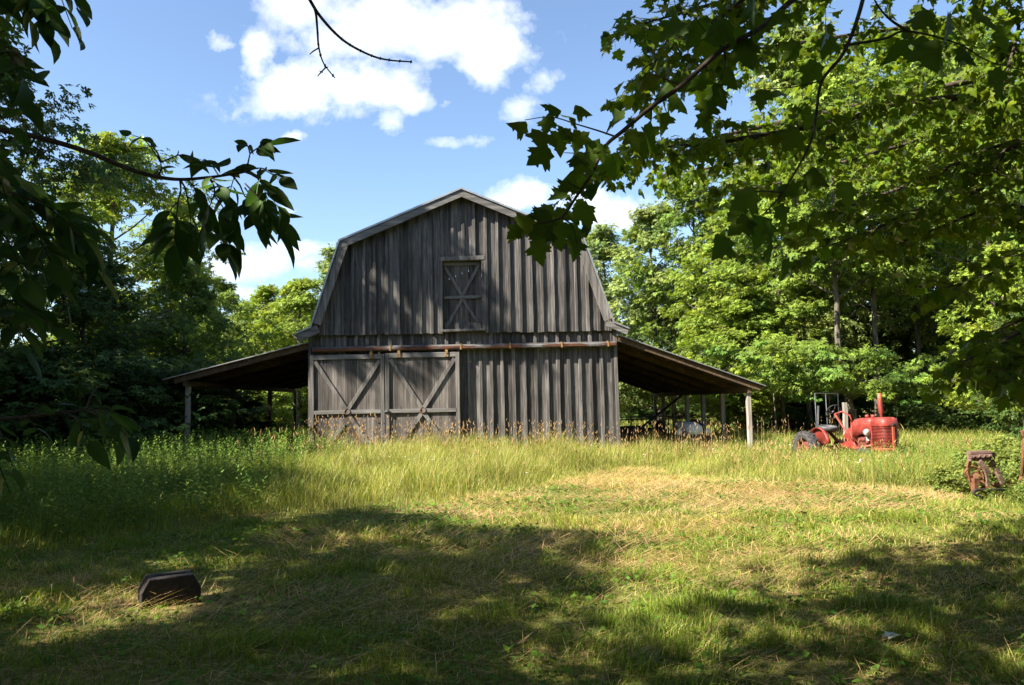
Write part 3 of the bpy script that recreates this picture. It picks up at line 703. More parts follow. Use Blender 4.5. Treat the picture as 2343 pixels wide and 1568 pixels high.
for k, (px, yt, Y, lab) in enumerate(((1750, 880, 42, 'dark underbrush bush right of the lean-to eave'), (1830, 890, 41, 'dark bush under the slim trunks'), (1910, 880, 40, 'dark bush behind the steel frame'), (2080, 890, 39, 'dark bush right of the tractor exhaust'),
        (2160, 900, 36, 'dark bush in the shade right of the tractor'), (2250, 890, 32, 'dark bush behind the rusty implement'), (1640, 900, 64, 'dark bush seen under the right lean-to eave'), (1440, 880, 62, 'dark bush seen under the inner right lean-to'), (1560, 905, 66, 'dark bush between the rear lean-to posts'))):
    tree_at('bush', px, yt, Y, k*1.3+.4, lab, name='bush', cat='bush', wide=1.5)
# the wood behind, trees nothing tells apart
rngf = random.Random(8)
for k in range(26):
    px = -150+k*104; Y = rngf.uniform(64, 84); p = at(px, 800, Y)
    tree(('dark', 'tall', 'pale', 'yellow')[k % 4], p[0], Y, rngf.uniform(8.5, 11.5), rngf.uniform(0, 6), 'far tree standing deep in the dark wood behind the clearing', group='far trees deep in the wood', wide=1.4)
for k, (px, yt, Y) in enumerate(((1760, 560, 56), (1900, 520, 54), (2040, 480, 52), (2170, 470, 50), (2290, 420, 48), (2400, 400, 44), (2480, 500, 34))):
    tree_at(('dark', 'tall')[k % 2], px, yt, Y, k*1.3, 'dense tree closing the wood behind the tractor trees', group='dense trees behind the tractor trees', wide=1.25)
# trees outside the frame on the sun side; the shade on the grass and the barn gable is theirs
tree('high', -18.3, 23.1, 28.5, .5, 'very tall tree outside the left edge, shading the barn gable')
tree('thin', -10.2, 3.4, 10.0, 1.5, 'airy tree outside the left edge, shading the near grass', wide=1.1)
tree('dark', -12.7, 12.8, 8.3, .7, 'dark tree outside the left edge, beside the front of the weeds', wide=.95)
tree('dark', -14.6, 10.2, 10.5, 2.5, 'dark tree outside the left edge, shading the tall weeds', wide=1.15)
tree('dark', -10.9, 7.0, 8.8, 4.5, 'smaller dark tree outside the left edge', wide=1.0)
tree('dark', -16.2, 18.6, 10.8, 1.0, 'round dark tree outside the frame on the left, beside the weeds', wide=1.0)
tree('dark', -19.3, 20.6, 12.5, 5.0, 'tall dark tree outside the left edge, beyond the weeds', wide=.8)
tree('dark', -25, 24, 11, 2.0, 'broad dark tree well outside the frame on the left', wide=1.1)
for k, (x, y, h) in enumerate(((-15, -3, 13), (-8.5, -6, 14), (-1.5, -8.5, 15), (5.5, -7, 14), (11.5, -3.5, 14), (14.5, 3, 13), (15, 9, 12))):  # unseen trees added around the camera to deepen the near shade
    tree(('dark', 'tall')[k % 2], x, y, h, k*1.1, 'added tree near the camera, outside the frame, cutting off sky light', group='added trees around the camera, cutting off sky light', wide=1.25)

# ------------------------------------------------------------------ red tractor
def wheel(parent, c, R, w, axis, rim_mat, lug=True, name='wheel', hub=.5):
    """tyre with lugs, rim disc inside; returns the wheel part"""
    ax = nrm(axis); mb = MB(); r0 = R*.62
    prof = [(r0, -w*.36), (R*.80, -w*.5), (R*.93, -w*.47), (R*.97, -w*.3), (R*.975, 0), (R*.97, w*.3), (R*.93, w*.47), (R*.80, w*.5), (r0, w*.36)]
    mb.lathe(prof, c, ax, 36)
    x = nrm(np.cross(ax, [0, 0, 1.0])); y = np.cross(ax, x); c = np.array(c, float)
    if lug:
        n = 17
        for side in (-1, 1):
            for k in range(n):
                q = 2*math.pi*(k+(.5 if side > 0 else 0))/n
                def P(r, a, h): return c+ax*h+r*(x*math.cos(a)+y*math.sin(a))
                h0, h1 = side*w*.02, side*w*.50; dq = .17; th = .085
                vs = []
                for (h, qa) in ((h0, q), (h1, q+dq)):
                    vs += [P(R*.95, qa-th, h), P(R*.95, qa+th, h), P(R*1.025 if h == h0 else R*.99, qa+th*.7, h), P(R*1.025 if h == h0 else R*.99, qa-th*.7, h)]
                mb.add(vs, [(0, 1, 2, 3), (7, 6, 5, 4), (0, 4, 5, 1), (1, 5, 6, 2), (2, 6, 7, 3), (3, 7, 4, 0)])
    else:
        for h in (-.25, 0, .25): mb.torus(c+ax*h*w, ax, R*.972, w*.05, 30, 5)
    t = part('tyre', mb, M['rubber'], parent)
    mb = MB(); mb.lathe([(r0+.004, -w*.37), (r0*.95, -w*.30), (r0*.86, -w*.1), (hub*r0, w*.05), (r0*.2, w*.12), (0.001, w*.14)], c, ax, 28)
    mb.lathe([(r0+.004, w*.37), (r0*.95, w*.30), (r0*.86, -w*.06)], c, ax, 28)
    part('rim', mb, rim_mat, t)
    return t
def rounded(cx, cy, hw, z0, z1, rtop, n=5):
    """section in Y,Z with rounded upper corners, as points at given x"""
    pts = [(cy-hw, z0)]
    for k in range(n+1):
        q = math.pi-math.pi/2*k/n; pts.append((cy-hw+rtop+rtop*math.cos(q), z1-rtop+rtop*math.sin(q)))
    for k in range(n+1):
        q = math.pi/2-math.pi/2*k/n; pts.append((cy+hw-rtop+rtop*math.cos(q), z1-rtop+rtop*math.sin(q)))
    pts.append((cy+hw, z0)); return [(cx, y, z) for y, z in pts]
def red_tractor():
    Y = 21.4; nose = at(2040, 1000, Y-.9)
    th = math.radians(-90+10)
    t = empty('tractor', (0, 0, 0), th, 'faded red small farm tractor standing in tall grass', 'tractor')
    h = np.array([math.cos(th), math.sin(th)])
    b = np.array([nose[0], nose[1]])-h*1.12*1.13; t.scale = (1.13, 1.13, 1.13)
    t.location = (b[0], b[1], float(gh(b[0], b[1]))-.19)
    oy = .06
    mb = MB(); st = [(-.16, .19, .80, 1.17, .10), (-.10, .205, .78, 1.235, .13), (.10, .21, .86, 1.26, .13), (.35, .21, .87, 1.27, .13), (.62, .22, .88, 1.275, .12)]
    mb.loft([rounded(x, oy, hw, z0, z1, r) for x, hw, z0, z1, r in st], smooth=True)
    hood = part('hood', mb, M['red'], t)
    for xx in (.18, .40):
        mb = MB(); mb.lathe([(.028, 0), (.05, .01), (.052, .05), (.03, .075), (.0, .08)], (xx, oy, 1.265), (0, 0, 1), 14); part('filler_cap', mb, M['red'], hood)
    # front shell with grille
    def nosering(z, s, bulge):
        pts = []
        for k in range(13):
            q = math.pi*(k/12-.5); pts.append((.93+bulge*math.cos(q)**.8, oy+.235*s*math.sin(q), z))
        return [(.60, oy-.235*s, z)]+pts+[(.60, oy+.235*s, z)]
    mb = MB(); mb.loft([nosering(z, s, bl) for z, s, bl in ((1.06, 1.0, .17), (1.10, 1.01, .18), (1.18, .99, .17), (1.25, .88, .13), (1.285, .62, .06))], smooth=True)
    shell = part('nose_cowl', mb, M['red'], t)
    mb = MB(); mb.loft([nosering(z, s, bl) for z, s, bl in ((.44, .80, .10), (.47, .95, .15), (.54, .98, .155), (.57, .96, .15))], smooth=True); part('lower_casting', mb, M['red'], t)
    mb = MB(); mb.loft([[(x*1.0-.012 if x > .61 else x, oy+(y-oy)*.95, z) for x, y, z in nosering(z0, .96, .135)] for z0 in (.56, 1.07)], smooth=True); g = part('grille', mb, M['dkred'], t)
    mb = MB(); k = 0; z = .60
    while z < 1.05:
        ring = nosering(z, .985, .158); mb.tube([(max(x, .66)+.002, y, z_) for x, y, z_ in ring], .0085, 5)
        z += .034
    part('grille_louvre', mb, M['red'], g)
    mb = MB(); mb.plank((1.088, oy, .50), (1.09, oy, 1.12), .06, .03, (1, 0, 0)); part('grille_bar', mb, M['orange_red'], g)
    mb = MB(); mb.plank((.625, oy-.222, .50), (.625, oy-.232, 1.10), .075, .025, (0, -1, 0)); mb.plank((.625, oy+.222, .50), (.625, oy+.232, 1.10), .075, .025, (0, 1, 0)); mb.box((.6, oy-.22, .78), (.64, oy+.22, .84)); part('grille_frame', mb, M['red'], g)
    mb = MB(); mb.box((1.08, oy-.035, 1.075), (1.125, oy+.035, 1.145)); mb.lathe([(0.0, .012), (.03, .01), (.03, 0)], (1.12, oy, 1.11), (1, 0, 0), 12); part('badge', mb, M['iron'], shell)
    mb = MB(); mb.lathe([(.03, 0), (.034, .02), (.018, .04), (0, .045)], (1.075, oy, .505), (1, 0, 0), 12); mb.torus((1.10, oy, .505), (1, 0, 0), .03, .009, 14, 6); part('crank_hole', mb, M['iron'], t)
    mb = MB(); mb.lathe([(.03, 0), (.03, .08), (.052, .12), (.054, .30), (.05, .40), (.046, .42)], (.74, oy-.02, 1.265), (-.06, 0, 1), 14); ex = part('exhaust', mb, M['red'], t)
    mb = MB(); mb.lathe([(.046, 0), (.049, .01), (.05, .17), (.044, .172), (.043, .02)], (.715, oy-.02, 1.685), (-.06, 0, 1), 14); part('exhaust_tip', mb, M['orange_red'], ex)
    # engine, frame
    mb = MB(); mb.box((-.05, oy-.13, .48), (.58, oy+.13, .80)); mb.box((.0, oy-.17, .56), (.5, oy+.17, .68))
    for xx in (.06, .2, .34, .48): mb.lathe([(.05, 0), (.05, .05), (0, .06)], (xx, oy-.13, .72), (0, -1, 0), 10)
    mb.lathe([(.055, 0), (.055, .16), (.03, .18), (0, .18)], (.40, oy-.18, .66), (0, 0, 1), 12); part('engine', mb, M['dkred'], t)
    mb = MB(); mb.lathe([(.06, 0), (.07, .03), (.07, .13), (.03, .17), (0, .17)], (.52, oy-.22, .72), (0, 0, 1), 14); part('air_filter', mb, M['pale'], t)
    mb = MB(); mb.tube([(.6, oy-.2, .62), (.35, oy-.28, .56), (.05, oy-.28, .5), (-.3, oy-.2, .5)], .028, 8); mb.box((-.05, oy-.1, .50), (-.75, oy+.1, .66)); mb.lathe([(.17, -.15), (.2, -.1), (.2, .1), (.17, .15)], (-.85, oy-.02, .50), (0, 1, 0), 20)
    mb.tube([(-.85, -.9, .48), (-.85, .52, .48)], .065, 10); part('transmission', mb, M['red'], t)
    # instrument box and steering
    mb = MB(); mb.box((-.26, oy-.16, .82), (-.17, oy+.16, 1.16)); part('dash', mb, M['red'], t)
    mb = MB(); mb.tube([(.02, oy-.30, .70), (-.20, oy-.36, .95), (-.50, oy-.43, 1.36)], .024, 8); mb.tube([(-.1, oy-.28, .80), (.12, oy-.26, .45)], .024, 8); col = part('steering_column', mb, M['red'], t)
    mb = MB(); mb.tube([(-.49, oy-.42, 1.36), (-.38, oy-.30, 1.42), (-.26, oy-.17, 1.32), (-.2, oy-.15, 1.14)], .022, 8); part('steering_support', mb, M['red'], t)
    ax = nrm(np.array([-.75, 0, .42])); cs = np.array([-.54, oy-.44, 1.41])
    mb = MB(); mb.torus(cs, ax, .20, .014, 32, 8); sw = part('steering_wheel', mb, M['iron'], t)
    mb = MB(); x = nrm(np.cross(ax, [0, 0, 1.0])); y = np.cross(ax, x)
    for q in (.5, 2.6, 4.7): mb.tube([cs-ax*.02, cs+.2*(x*math.cos(q)+y*math.sin(q))], .008, 6)
    mb.lathe([(.03, -.03), (.032, .015), (0, .02)], cs, ax, 12); part('spoke', mb, M['steel'], sw)
    # seat
    mb = MB(); prof = [(.0, .03), (.13, .035), (.185, .07), (.205, .115), (.225, .12), (.235, .09), (.22, .03), (.15, -.02), (0, -.025)]
    mb.lathe(prof, (-.80, oy-.44, .93), nrm(np.array([.12, 0, 1.0])), 26); seat = part('seat', mb, M['seat'], t)
    mb = MB(); mb.tube([(-.80, oy-.44, .92), (-.92, oy-.26, .80), (-.80, oy-.16, .60)], .03, 8); mb.tube([(-.74, oy-.44, .92), (-.70, oy-.24, .70)], .02, 8); part('seat_post', mb, M['dkred'], t)
    # fender on the near rear side: curved plate with a flange
    for sy in (-1, 1):
        mb = MB(); cy = sy*.36-(.22 if sy < 0 else 0); vs = []; fs = []; n = 14
        for k in range(n+1):
            q = math.radians(20+150*k/n)
            for r, yy in ((.06, cy), (.50, cy), (.525, cy+sy*.01), (.53, cy+sy*.10)):
                vs.append((-.85+r*math.cos(q)*.9, yy, .47+r*math.sin(q)))
        for k in range(n):
            for j in range(3): fs.append((4*k+j, 4*k+j+1, 4*k+j+5, 4*k+j+4))
        mb.add(vs, fs, True); fo = part('fender', mb, M['red'], t); s_ = fo.modifiers.new('solid', 'SOLIDIFY'); s_.thickness = .012
    # lamps
    for sy, xx in ((-1, .62), (1, .62)):
        c = (xx, oy+sy*.36, .93)
        mb = MB(); mb.lathe([(0, -.10), (.04, -.095), (.075, -.05), (.088, -.005), (.088, .01)], c, (1, 0, 0), 18); mb.tube([(xx-.05, oy+sy*.36, .87), (xx-.05, oy+sy*.3, .8), (xx-.05, oy+sy*.2, .8)], .014, 6); hl = part('headlight', mb, M['steel'], t)
        mb = MB(); mb.lathe([(.085, .008), (.06, .022), (0, .03)], c, (1, 0, 0), 18); part('lens', mb, M['lamp'], hl)
    wheel(t, (-.85, -1.0, .46), .47, .25, (0, -1, 0), M['dkred']); wheel(t, (-.85, .60, .46), .47, .24, (0, 1, 0), M['red'])
    wheel(t, (.72, -.50, .29), .30, .13, (0, -1, 0), M['red'], False); wheel(t, (.72, .50, .29), .30, .13, (0, 1, 0), M['red'], False)
    mb = MB(); mb.tube([(.72, -.48, .32), (.72, -.25, .42), (.72, .25, .42), (.72, .48, .32)], .035, 8); part('front_axle', mb, M['red'], t)
    # mower deck under the belly
    mb = MB(); mb.lathe([(.0, .10), (.42, .10), (.46, .08), (.46, 0)], (.05, 0, .2), (0, 0, 1), 24); part('mower_deck', mb, M['rust'], t)
red_tractor()

# ------------------------------------------------------------------ under the right lean-to
def grey_tractor():
    Y = 27.2; c = at(1576, 1000, Y); g = float(gh(c[0], Y))
    t = empty('tractor', (c[0]+.03, Y, g+.06), math.radians(-90+8), 'old grey tractor with two headlights under the right lean-to', 'tractor')
    mb = MB(); mb.loft([rounded(x, 0, hw, z0, z1, r) for x, hw, z0, z1, r in ((-.75, .27, .62, 1.02, .18), (-.3, .28, .60, 1.02, .19), (.25, .28, .58, .99, .19), (.48, .27, .58, .94, .18), (.56, .24, .60, .87, .14))], smooth=True); part('hood', mb, M['grey'], t)
    mb = MB(); mb.loft([[(.50, -.24, z), (.55, -.2, z), (.56, .2, z), (.50, .24, z)] for z in (.2, .6)], smooth=False); gr_ = part('grille', mb, M['steel'], t)
    mb = MB()
    for k in range(9): mb.box((.56, -.19+k*.045, .22), (.575, -.175+k*.045, .58))
    part('grille_bar', mb, M['iron'], gr_)
    mb = MB(); mb.box((-.8, -.16, .25), (.5, .16, .59)); part('engine', mb, M['iron'], t)
    for sy in (-1, 1):
        cc = (.35, sy*.52, .66)
        mb = MB(); mb.lathe([(0, -.12), (.06, -.11), (.10, -.05), (.112, 0)], cc, (1, 0, 0), 18); mb.tube([(.28, sy*.5, .62), (.25, sy*.3, .55), (.25, sy*.1, .55)], .018, 6); hl = part('headlight', mb, M['grey'], t)
        mb = MB(); mb.lathe([(.108, 0), (.07, .02), (0, .03)], cc, (1, 0, 0), 18); part('lens', mb, M['lamp'], hl)
        wheel(t, (-1.15, sy*.68, .50), .56, .28, (0, sy, 0), M['rust']); wheel(t, (.3, sy*.55, .26), .27, .14, (0, sy, 0), M['rust'], False)
        mb = MB(); mb.lathe([(.30, 0), (.56, 0), (.6, .01), (.60, .3)], (-1.15, sy*.5, .50), (0, sy, 0), 16, arc=(0, math.pi)); part('fender', mb, M['rustp'], t)
    mb = MB(); ax = nrm(np.array([-.45, 0, .8])); cs = np.array([-1.0, 0, 1.22]); mb.torus(cs, ax, .22, .016, 28, 8)
    for q in (.3, 2.4, 4.5): mb.tube([cs, cs+.22*np.array([0, math.cos(q), 0])+.22*math.sin(q)*np.cross(ax, [0, 1, 0])], .01, 5)
    part('steering_wheel', mb, M['iron'], t)
    mb = MB(); mb.tube([(-1.0, 0, 1.22), (-.7, 0, .9)], .02, 6); mb.tube([(-.9, -.12, .9), (-.9, -.12, 1.62)], .018, 6); part('steering_column', mb, M['iron'], t)
grey_tractor()
def elevator():
    """long hay elevator leaning up under the lean-to, on two iron wheels"""
    a = at(1445, 1000, 30.5); b = at(1560, 905, 32.0)
    g = float(gh(a[0], 30.5))
    t = empty('hay_elevator', (a[0], 30.5, g), 0, 'dark hay elevator leaning diagonally under the right lean-to', 'elevator')
    A = np.array([0, 0, .45]); B = np.array([b[0]-a[0], 1.5, b[2]-g])
    mb = MB(); d = nrm(B-A)
    for o in (-.14, .14): mb.plank(A+np.array([0, o, 0]), B+np.array([0, o, 0]), .14, .04, np.cross(d, [0, 1, 0]))
    part('side_rail', mb, M['iron'], t)
    mb = MB()
    for k in range(12):
        p = A+(B-A)*(k+.5)/12; mb.tube([p+np.array([0, -.14, .02]), p+np.array([0, .16, .02])], .02, 6)
    part('cross_slat', mb, M['rust'], t)
    m_ = A+(B-A)*.35
    mb = MB(); mb.tube([m_, (m_[0]-.5, m_[1], .35)], .03, 6); mb.tube([m_, (m_[0]+.25, m_[1], .35)], .03, 6); mb.tube([(m_[0]-.5, m_[1], .35), (m_[0]+.25, m_[1], .35)], .03, 6); part('leg_frame', mb, M['iron'], t)
    for o in (-.3, .3):
        mb = MB(); c = (m_[0], m_[1]+o, .36); mb.torus(c, (0, 1, 0), .36, .035, 28, 6)
        for q in range(6): mb.tube([c, (c[0]+.36*math.cos(q*1.047), c[1], c[2]+.36*math.sin(q*1.047))], .012, 5)
        mb.lathe([(.05, -.05), (.05, .05)], c, (0, 1, 0), 10); part('wheel', mb, M['iron'], t)
elevator()
def rake():
    """old dark hay implement close to the wall"""
    c = at(1440, 1000, 27.3); g = float(gh(c[0], 27.3))
    t = empty('hay_rake', (c[0], 27.3, g), .2, 'dark rusty hay implement beside the right barn wall', 'farm implement')
    mb = MB(); mb.lathe([(0, -.7), (.35, -.68), (.45, -.5), (.46, .5), (.35, .68), (0, .7)], (.0, .2, .50), nrm(np.array([1, .1, 0])), 18); part('drum', mb, M['iron'], t)
    mb = MB()
    for k in range(9): mb.torus((-.1+.12*k, -.15, .42), (1, 0, 0), .40, .012, 18, 5, arc=(-2.2, 1.2))
    part('tine', mb, M['rust'], t)
    for x in (-.1, .95):
        mb = MB(); cc = (x, -.1, .42); mb.torus(cc, (1, .25, 0), .40, .03, 26, 6)
        for q in range(5): mb.tube([cc, (cc[0], cc[1]+.4*math.cos(q*1.257), cc[2]+.4*math.sin(q*1.257))], .014, 5)
        part('wheel', mb, M['rust'], t)
    mb = MB(); mb.tube([(-.25, 0, .42), (1.1, 0, .42)], .03, 8); mb.tube([(.4, 0, .42), (.5, -.3, .75), (.75, -.5, .95)], .022, 6); mb.tube([(.9, .1, .45), (1.25, .4, 1.5)], .04, 6); part('frame', mb, M['iron'], t)
rake()
def rail_fence():
    """pipe fence closing the far end of the right lean-to"""
    Y = 41.0; a = at(1400, 935, Y); b = at(1570, 935, Y)
    t = empty('pipe_fence', (a[0], Y, float(gh(a[0], Y))), 0, 'dark pipe rail fence beyond the far end of the right lean-to', 'fence')
    n = 5; Lx = b[0]-a[0]
    mb = MB()
    for z in (.98, .84): mb.tube([(-.4, 0, z), (Lx, 0, z+.02)], .03, 6)
    part('rail', mb, M['iron'], t)
    for k in range(n):
        mb = MB(); mb.tube([(k*Lx/(n-1), .04, -.2), (k*Lx/(n-1), .04, 1.05)], .035, 6); part('post', mb, M['iron'], t)
rail_fence()
def steel_frame():
    Y = 25.5; a = at(1868, 985, Y); b = at(1920, 985, Y); zt = at(1890, 901, Y)[2]; g = float(gh(a[0], Y))
    t = empty('gate_frame', (a[0], Y, g), 0, 'thin dark steel gate frame standing behind the red tractor', 'gate')
    w = b[0]-a[0]; h = zt-g
    mb = MB(); mb.tube([(0, 0, -.1), (0, 0, h+.02), (w, 0, h), (w, 0, -.1)], .02, 6); part('frame', mb, M['dark_steel'], t)
    mb = MB(); mb.tube([(w*.5, 0, -.1), (w*.47, 0, h)], .018, 6); part('upright', mb, M['dark_steel'], t)
    mb = MB(); mb.tube([(-.02, -.05, 0), (.09, -.04, h*.8)], .015, 6); mb.tube([(-.05, -.05, 0), (.05, -.04, h*.8)], .015, 6); part('brace', mb, M['dark_steel'], t)
    p = at(1932, 985, 25.0); mb = MB(); g = float(gh(p[0], 25.0))
    mb.plank((0, 0, -.2), (.02, 0, at(1932, 921, 25.0)[2]-g), .13, .12, (0, -1, 0), 6, .008, random.Random(2))
    o = part('fence_post', mb, M['post'], None); o.location = (p[0], 25.0, g); tag(o, 'short weathered wooden post behind the tractor steering wheel', 'post')
steel_frame()
def implement():
    """rusty plough frame at the right edge"""
    Y = 11.9; c = at(2250, 1130, Y); g0 = float(gh(c[0], Y)); rs = random.Random(12)
    t = empty('plough', (c[0], Y, g0), 0, 'rusty plough frame half buried in brambles at the right edge', 'plough')
    def L(px, py, dy=0): p = at(px, py, Y+dy); return np.array([p[0]-c[0], dy, p[2]-g0])
    mb = MB(); a = L(2211, 1044); b = L(2258, 1042)
    for dz, ww, th in ((.055, .045, .10), (0, .05, .12), (-.055, .04, .09)): mb.plank(a+[0, 0, dz], b+[0, 0, dz], ww, th, (0, -1, 0), 5, .003, rs)
    mb.plank(b+[0, 0, .01], b+[.12, .06, -.01], .10, .05, (0, -1, 0))
    for k in range(4):
        q = a+(b-a)*(.12+.25*k); mb.lathe([(.016, 0), (.016, .012), (0, .014)], q+[0, -.12, 0], (0, -1, 0), 8)
    part('head_beam', mb, M['rustp'], t)
    def bar(nm, pts, w=.07, th=.03, mat='rust', n=(.3, -1, 0)):
        mb = MB(); P = smooth(np.array([L(*p) for p in pts]), 4)
        for k in range(len(P)-1): mb.plank(P[k], P[k+1], w*(1-.25*k/len(P)), th, n, 1, .003, rs)
        part(nm, mb, M[mat], t)
    bar('shank', [(2238, 1056, -.1), (2250, 1070, -.1), (2256, 1088, -.1), (2258, 1112, -.1)], .085, .03, 'rustp')
    bar('shank', [(2264, 1056), (2276, 1072), (2283, 1090), (2290, 1106)], .095, .04, 'rustp')
    bar('shank', [(2216, 1052, .1), (2212, 1075, .1), (2218, 1100, .1), (2228, 1122, .1)], .06, .03)
    bar('shank', [(2244, 1060, .25), (2236, 1085, .25), (2246, 1112, .25)], .06, .03)
    mb = MB(); mb.tube(smooth(np.array([L(2222, 1066, -.12), L(2234, 1070, -.12), L(2246, 1082, -.12), L(2250, 1098, -.12)])), .014, 7); mb.tube(smooth(np.array([L(2214, 1072, -.05), L(2206, 1082, -.05), L(2212, 1092, -.05)])), .016, 7); part('spring', mb, M['rust'], t)
    mb = MB(); p0, p1 = L(2226, 1094, 0), L(2228, 1126, 0); mb.plank(p0, p1, .11, .07, (.2, -1, 0), 4, .006, rs); mb.plank(L(2240, 1100, .05), L(2246, 1128, .05), .13, .03, (-.3, -1, 0), 4, .006, rs); mb.plank(L(2256, 1098, .1), L(2268, 1124, .1), .12, .025, (.4, -1, .2), 3, .006, rs)
    mb.plank(L(2262, 1070, .2), L(2240, 1128, .2), .22, .03, (.1, -1, .2), 5, .012, rs); mb.plank(L(2232, 1078, .15), L(2262, 1126, .15), .16, .035, (-.1, -1, .1), 5, .012, rs); mb.plank(L(2222, 1108, .05), L(2284, 1116, .05), .09, .05, (0, -1, .1), 5, .008, rs)
    mb.lathe([(0, -.09), (.05, -.09), (.06, -.05), (.06, .05), (.05, .09), (0, .09)], L(2238, 1092, .1), (1, .2, 0), 12); part('mouldboard', mb, M['rust'], t)
    mb = MB(); P = [L(2242, 1137, -.2), L(2231, 1132, -.2), L(2227, 1126, -.2), L(2233, 1121, -.2), L(2260, 1121, -.15), L(2290, 1120, -.05), L(2345, 1118, .2)]; mb.tube(smooth(np.array(P), 4), .020, 8); part('drag_bar', mb, M['iron'], t)
    mb = MB(); mb.tube([L(2270, 1110), L(2350, 1100, .3)], .03, 6); mb.tube([L(2255, 1116, .2), L(2350, 1112, .5)], .035, 6); mb.plank(L(2300, 1098, .1), L(2340, 1120, .3), .08, .03, (0, -1, 0)); part('frame_bar', mb, M['rust'], t)
    mb = MB(); mb.tube([L(2337, 1092, .1), L(2341, 1030, .1), L(2347, 955, .1)], .026, 8); mb.tube([L(2343, 1005, .1), L(2336, 985, .1)], .02, 6); mb.tube([L(2338, 1090, .1), L(2325, 1115, .1)], .03, 6); part('lever', mb, M['rust'], t)
implement()
def block():
    c = gr(376, 1392); z0 = float(gh(c[0], c[1]))
    a = math.radians(28)
    o_ = MB(); l, w, h = .225, .13, .205
    ring = lambda x, ins, z: [(x, -w*ins, z), (x, w*ins, z)]
    # chamfered body with a slot cut in the top
    def pr(z, lx, wy): return [(-lx, -wy*.93, z), (-lx*.965, -wy, z), (lx*.965, -wy, z), (lx, -wy*.93, z), (lx, wy*.93, z), (lx*.965, wy, z), (-lx*.965, wy, z), (-lx, wy*.93, z)]
    o_.loft([pr(-.05, l, w), pr(.10, l, w), pr(h-.006, l*.76, w*.98), pr(h, l*.745, w*.95)], cap=False)
    top = pr(h, l*.745, w*.95); sx, sy = l*.56, w*.15
    sl = [(-sx, -sy, h), (sx, -sy, h), (sx, sy, h), (-sx, sy, h)]; lo = [(x, y, h-.06) for x, y, z in sl]
    o_.add(top+sl+lo, [(0, 1, 8), (1, 2, 9, 8), (2, 3, 9), (3, 4, 10, 9), (4, 5, 10), (5, 6, 11, 10), (6, 7, 11), (7, 0, 8, 11), (8, 9, 13, 12), (9, 10, 14, 13), (10, 11, 15, 14), (11, 8, 12, 15), (12, 13, 14, 15)])
    o = part('block', o_, M['block'], None); o.location = (c[0], c[1]+.1, z0+.02); o.rotation_euler = (0, 0, a); tag(o, 'dark chamfered block with a slot in its top, lying in mown grass', 'block')
    bv = o.modifiers.new('bev', 'BEVEL'); bv.width = .003; bv.segments = 2
block()

# ------------------------------------------------------------------ grass
EDGE = np.array([gr(*p)[:2] for p in ((-700, 1330), (0, 1290), (350, 1235), (800, 1180), (1050, 1148), (1330, 1092), (1440, 1058))])
EDGE_R = np.array([gr(*p)[:2] for p in ((1440, 1058), (1600, 1098), (1850, 1112), (2100, 1125), (2200, 1175), (2342, 1215), (2700, 1300))])
def tall_mask(x, y):
    """>0 beyond the mown area (signed, metres along y)"""
    o = np.argsort(EDGE[:, 0]); yl = np.interp(x, EDGE[o, 0], EDGE[o, 1])
    pxy = np.array(EDGE_R); o2 = np.argsort(-pxy[:, 1])
    # right edge given as x(y)
    ys = pxy[::-1, 1]; k = np.argsort(ys); xr = np.interp(y, ys[k], pxy[::-1, 0][k])
    left = y-yl; right = x-xr
    m_ = np.maximum(np.where(x < 4.0, left, y-21.3), np.where(y > 8.0, right, -9))
    return m_+1.1*(fbm(x*.8, y*.8, 21)-.5)
def inside_barn(x, y): return (np.abs(x-BX) < HB+.05) & (y > 24.97) & (y < BACK)
def in_view(x, y, mx=2.0):
    w = y*.66+mx; return (x > -w-.0) & (x < w*1.06)
BL5 = [(-.5, 0, 0), (.5, 0, 0), (-.36, .55, .0), (.36, .55, .0), (0, 1, 0)]
def blades(rng, x, y, h, w, col, lean=.35, bend=.5, zoff=0.0, flat=0.0):
    """ribbons with two segments bending over; flat=1 lies on the ground"""
    n = len(x); fa = 9*fbm(x*.8+3, y*.8+7, 101, 2)+2.5*fbm(x*3, y*3, 103, 2); clumpy = fbm(x*1.6, y*1.6, 105, 2)
    a = np.where(rng.uniform(0, 1, n) < .42, fa+rng.normal(0, .5, n), rng.uniform(0, 2*math.pi, n)); tilt = np.abs(rng.normal(0, lean, n))*(.5+1.1*clumpy)+flat*rng.uniform(1.0, 1.45, n)
    d = np.stack([np.cos(a), np.sin(a)], 1); side = np.stack([-np.sin(a), np.cos(a)], 1)
    sa = rng.uniform(0, math.pi, n); side = np.stack([np.cos(sa), np.sin(sa)], 1)
    base = np.stack([x, y, gh(x, y)-.01+zoff], 1)
    def up(t): return np.concatenate([d*np.sin(t)[:, None], np.cos(t)[:, None]], 1)
    m1 = base+up(tilt)*(h*.5)[:, None]; t2 = tilt+bend*rng.uniform(.2, 1.3, n)*(1-flat*.8); m2 = m1+up(t2)*(h*.32)[:, None]; t3 = t2+bend*rng.uniform(.2, 1.4, n)*(1-flat*.8); tip = m2+up(t3)*(h*.24)[:, None]
    s3 = np.concatenate([side, np.zeros((n, 1))], 1)*(w/2)[:, None]
    V = np.stack([base-s3, base+s3, m1-s3*.9, m1+s3*.9, m2-s3*.6, m2+s3*.6, tip], 1).reshape(-1, 3)
    f = np.array([(0, 1, 3), (0, 3, 2), (2, 3, 5), (2, 5, 4), (4, 5, 6)])
    T = (f[None]+(np.arange(n)*7)[:, None, None]).reshape(-1, 3)
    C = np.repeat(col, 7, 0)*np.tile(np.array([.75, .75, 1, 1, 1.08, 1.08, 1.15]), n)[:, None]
    return V, T, C
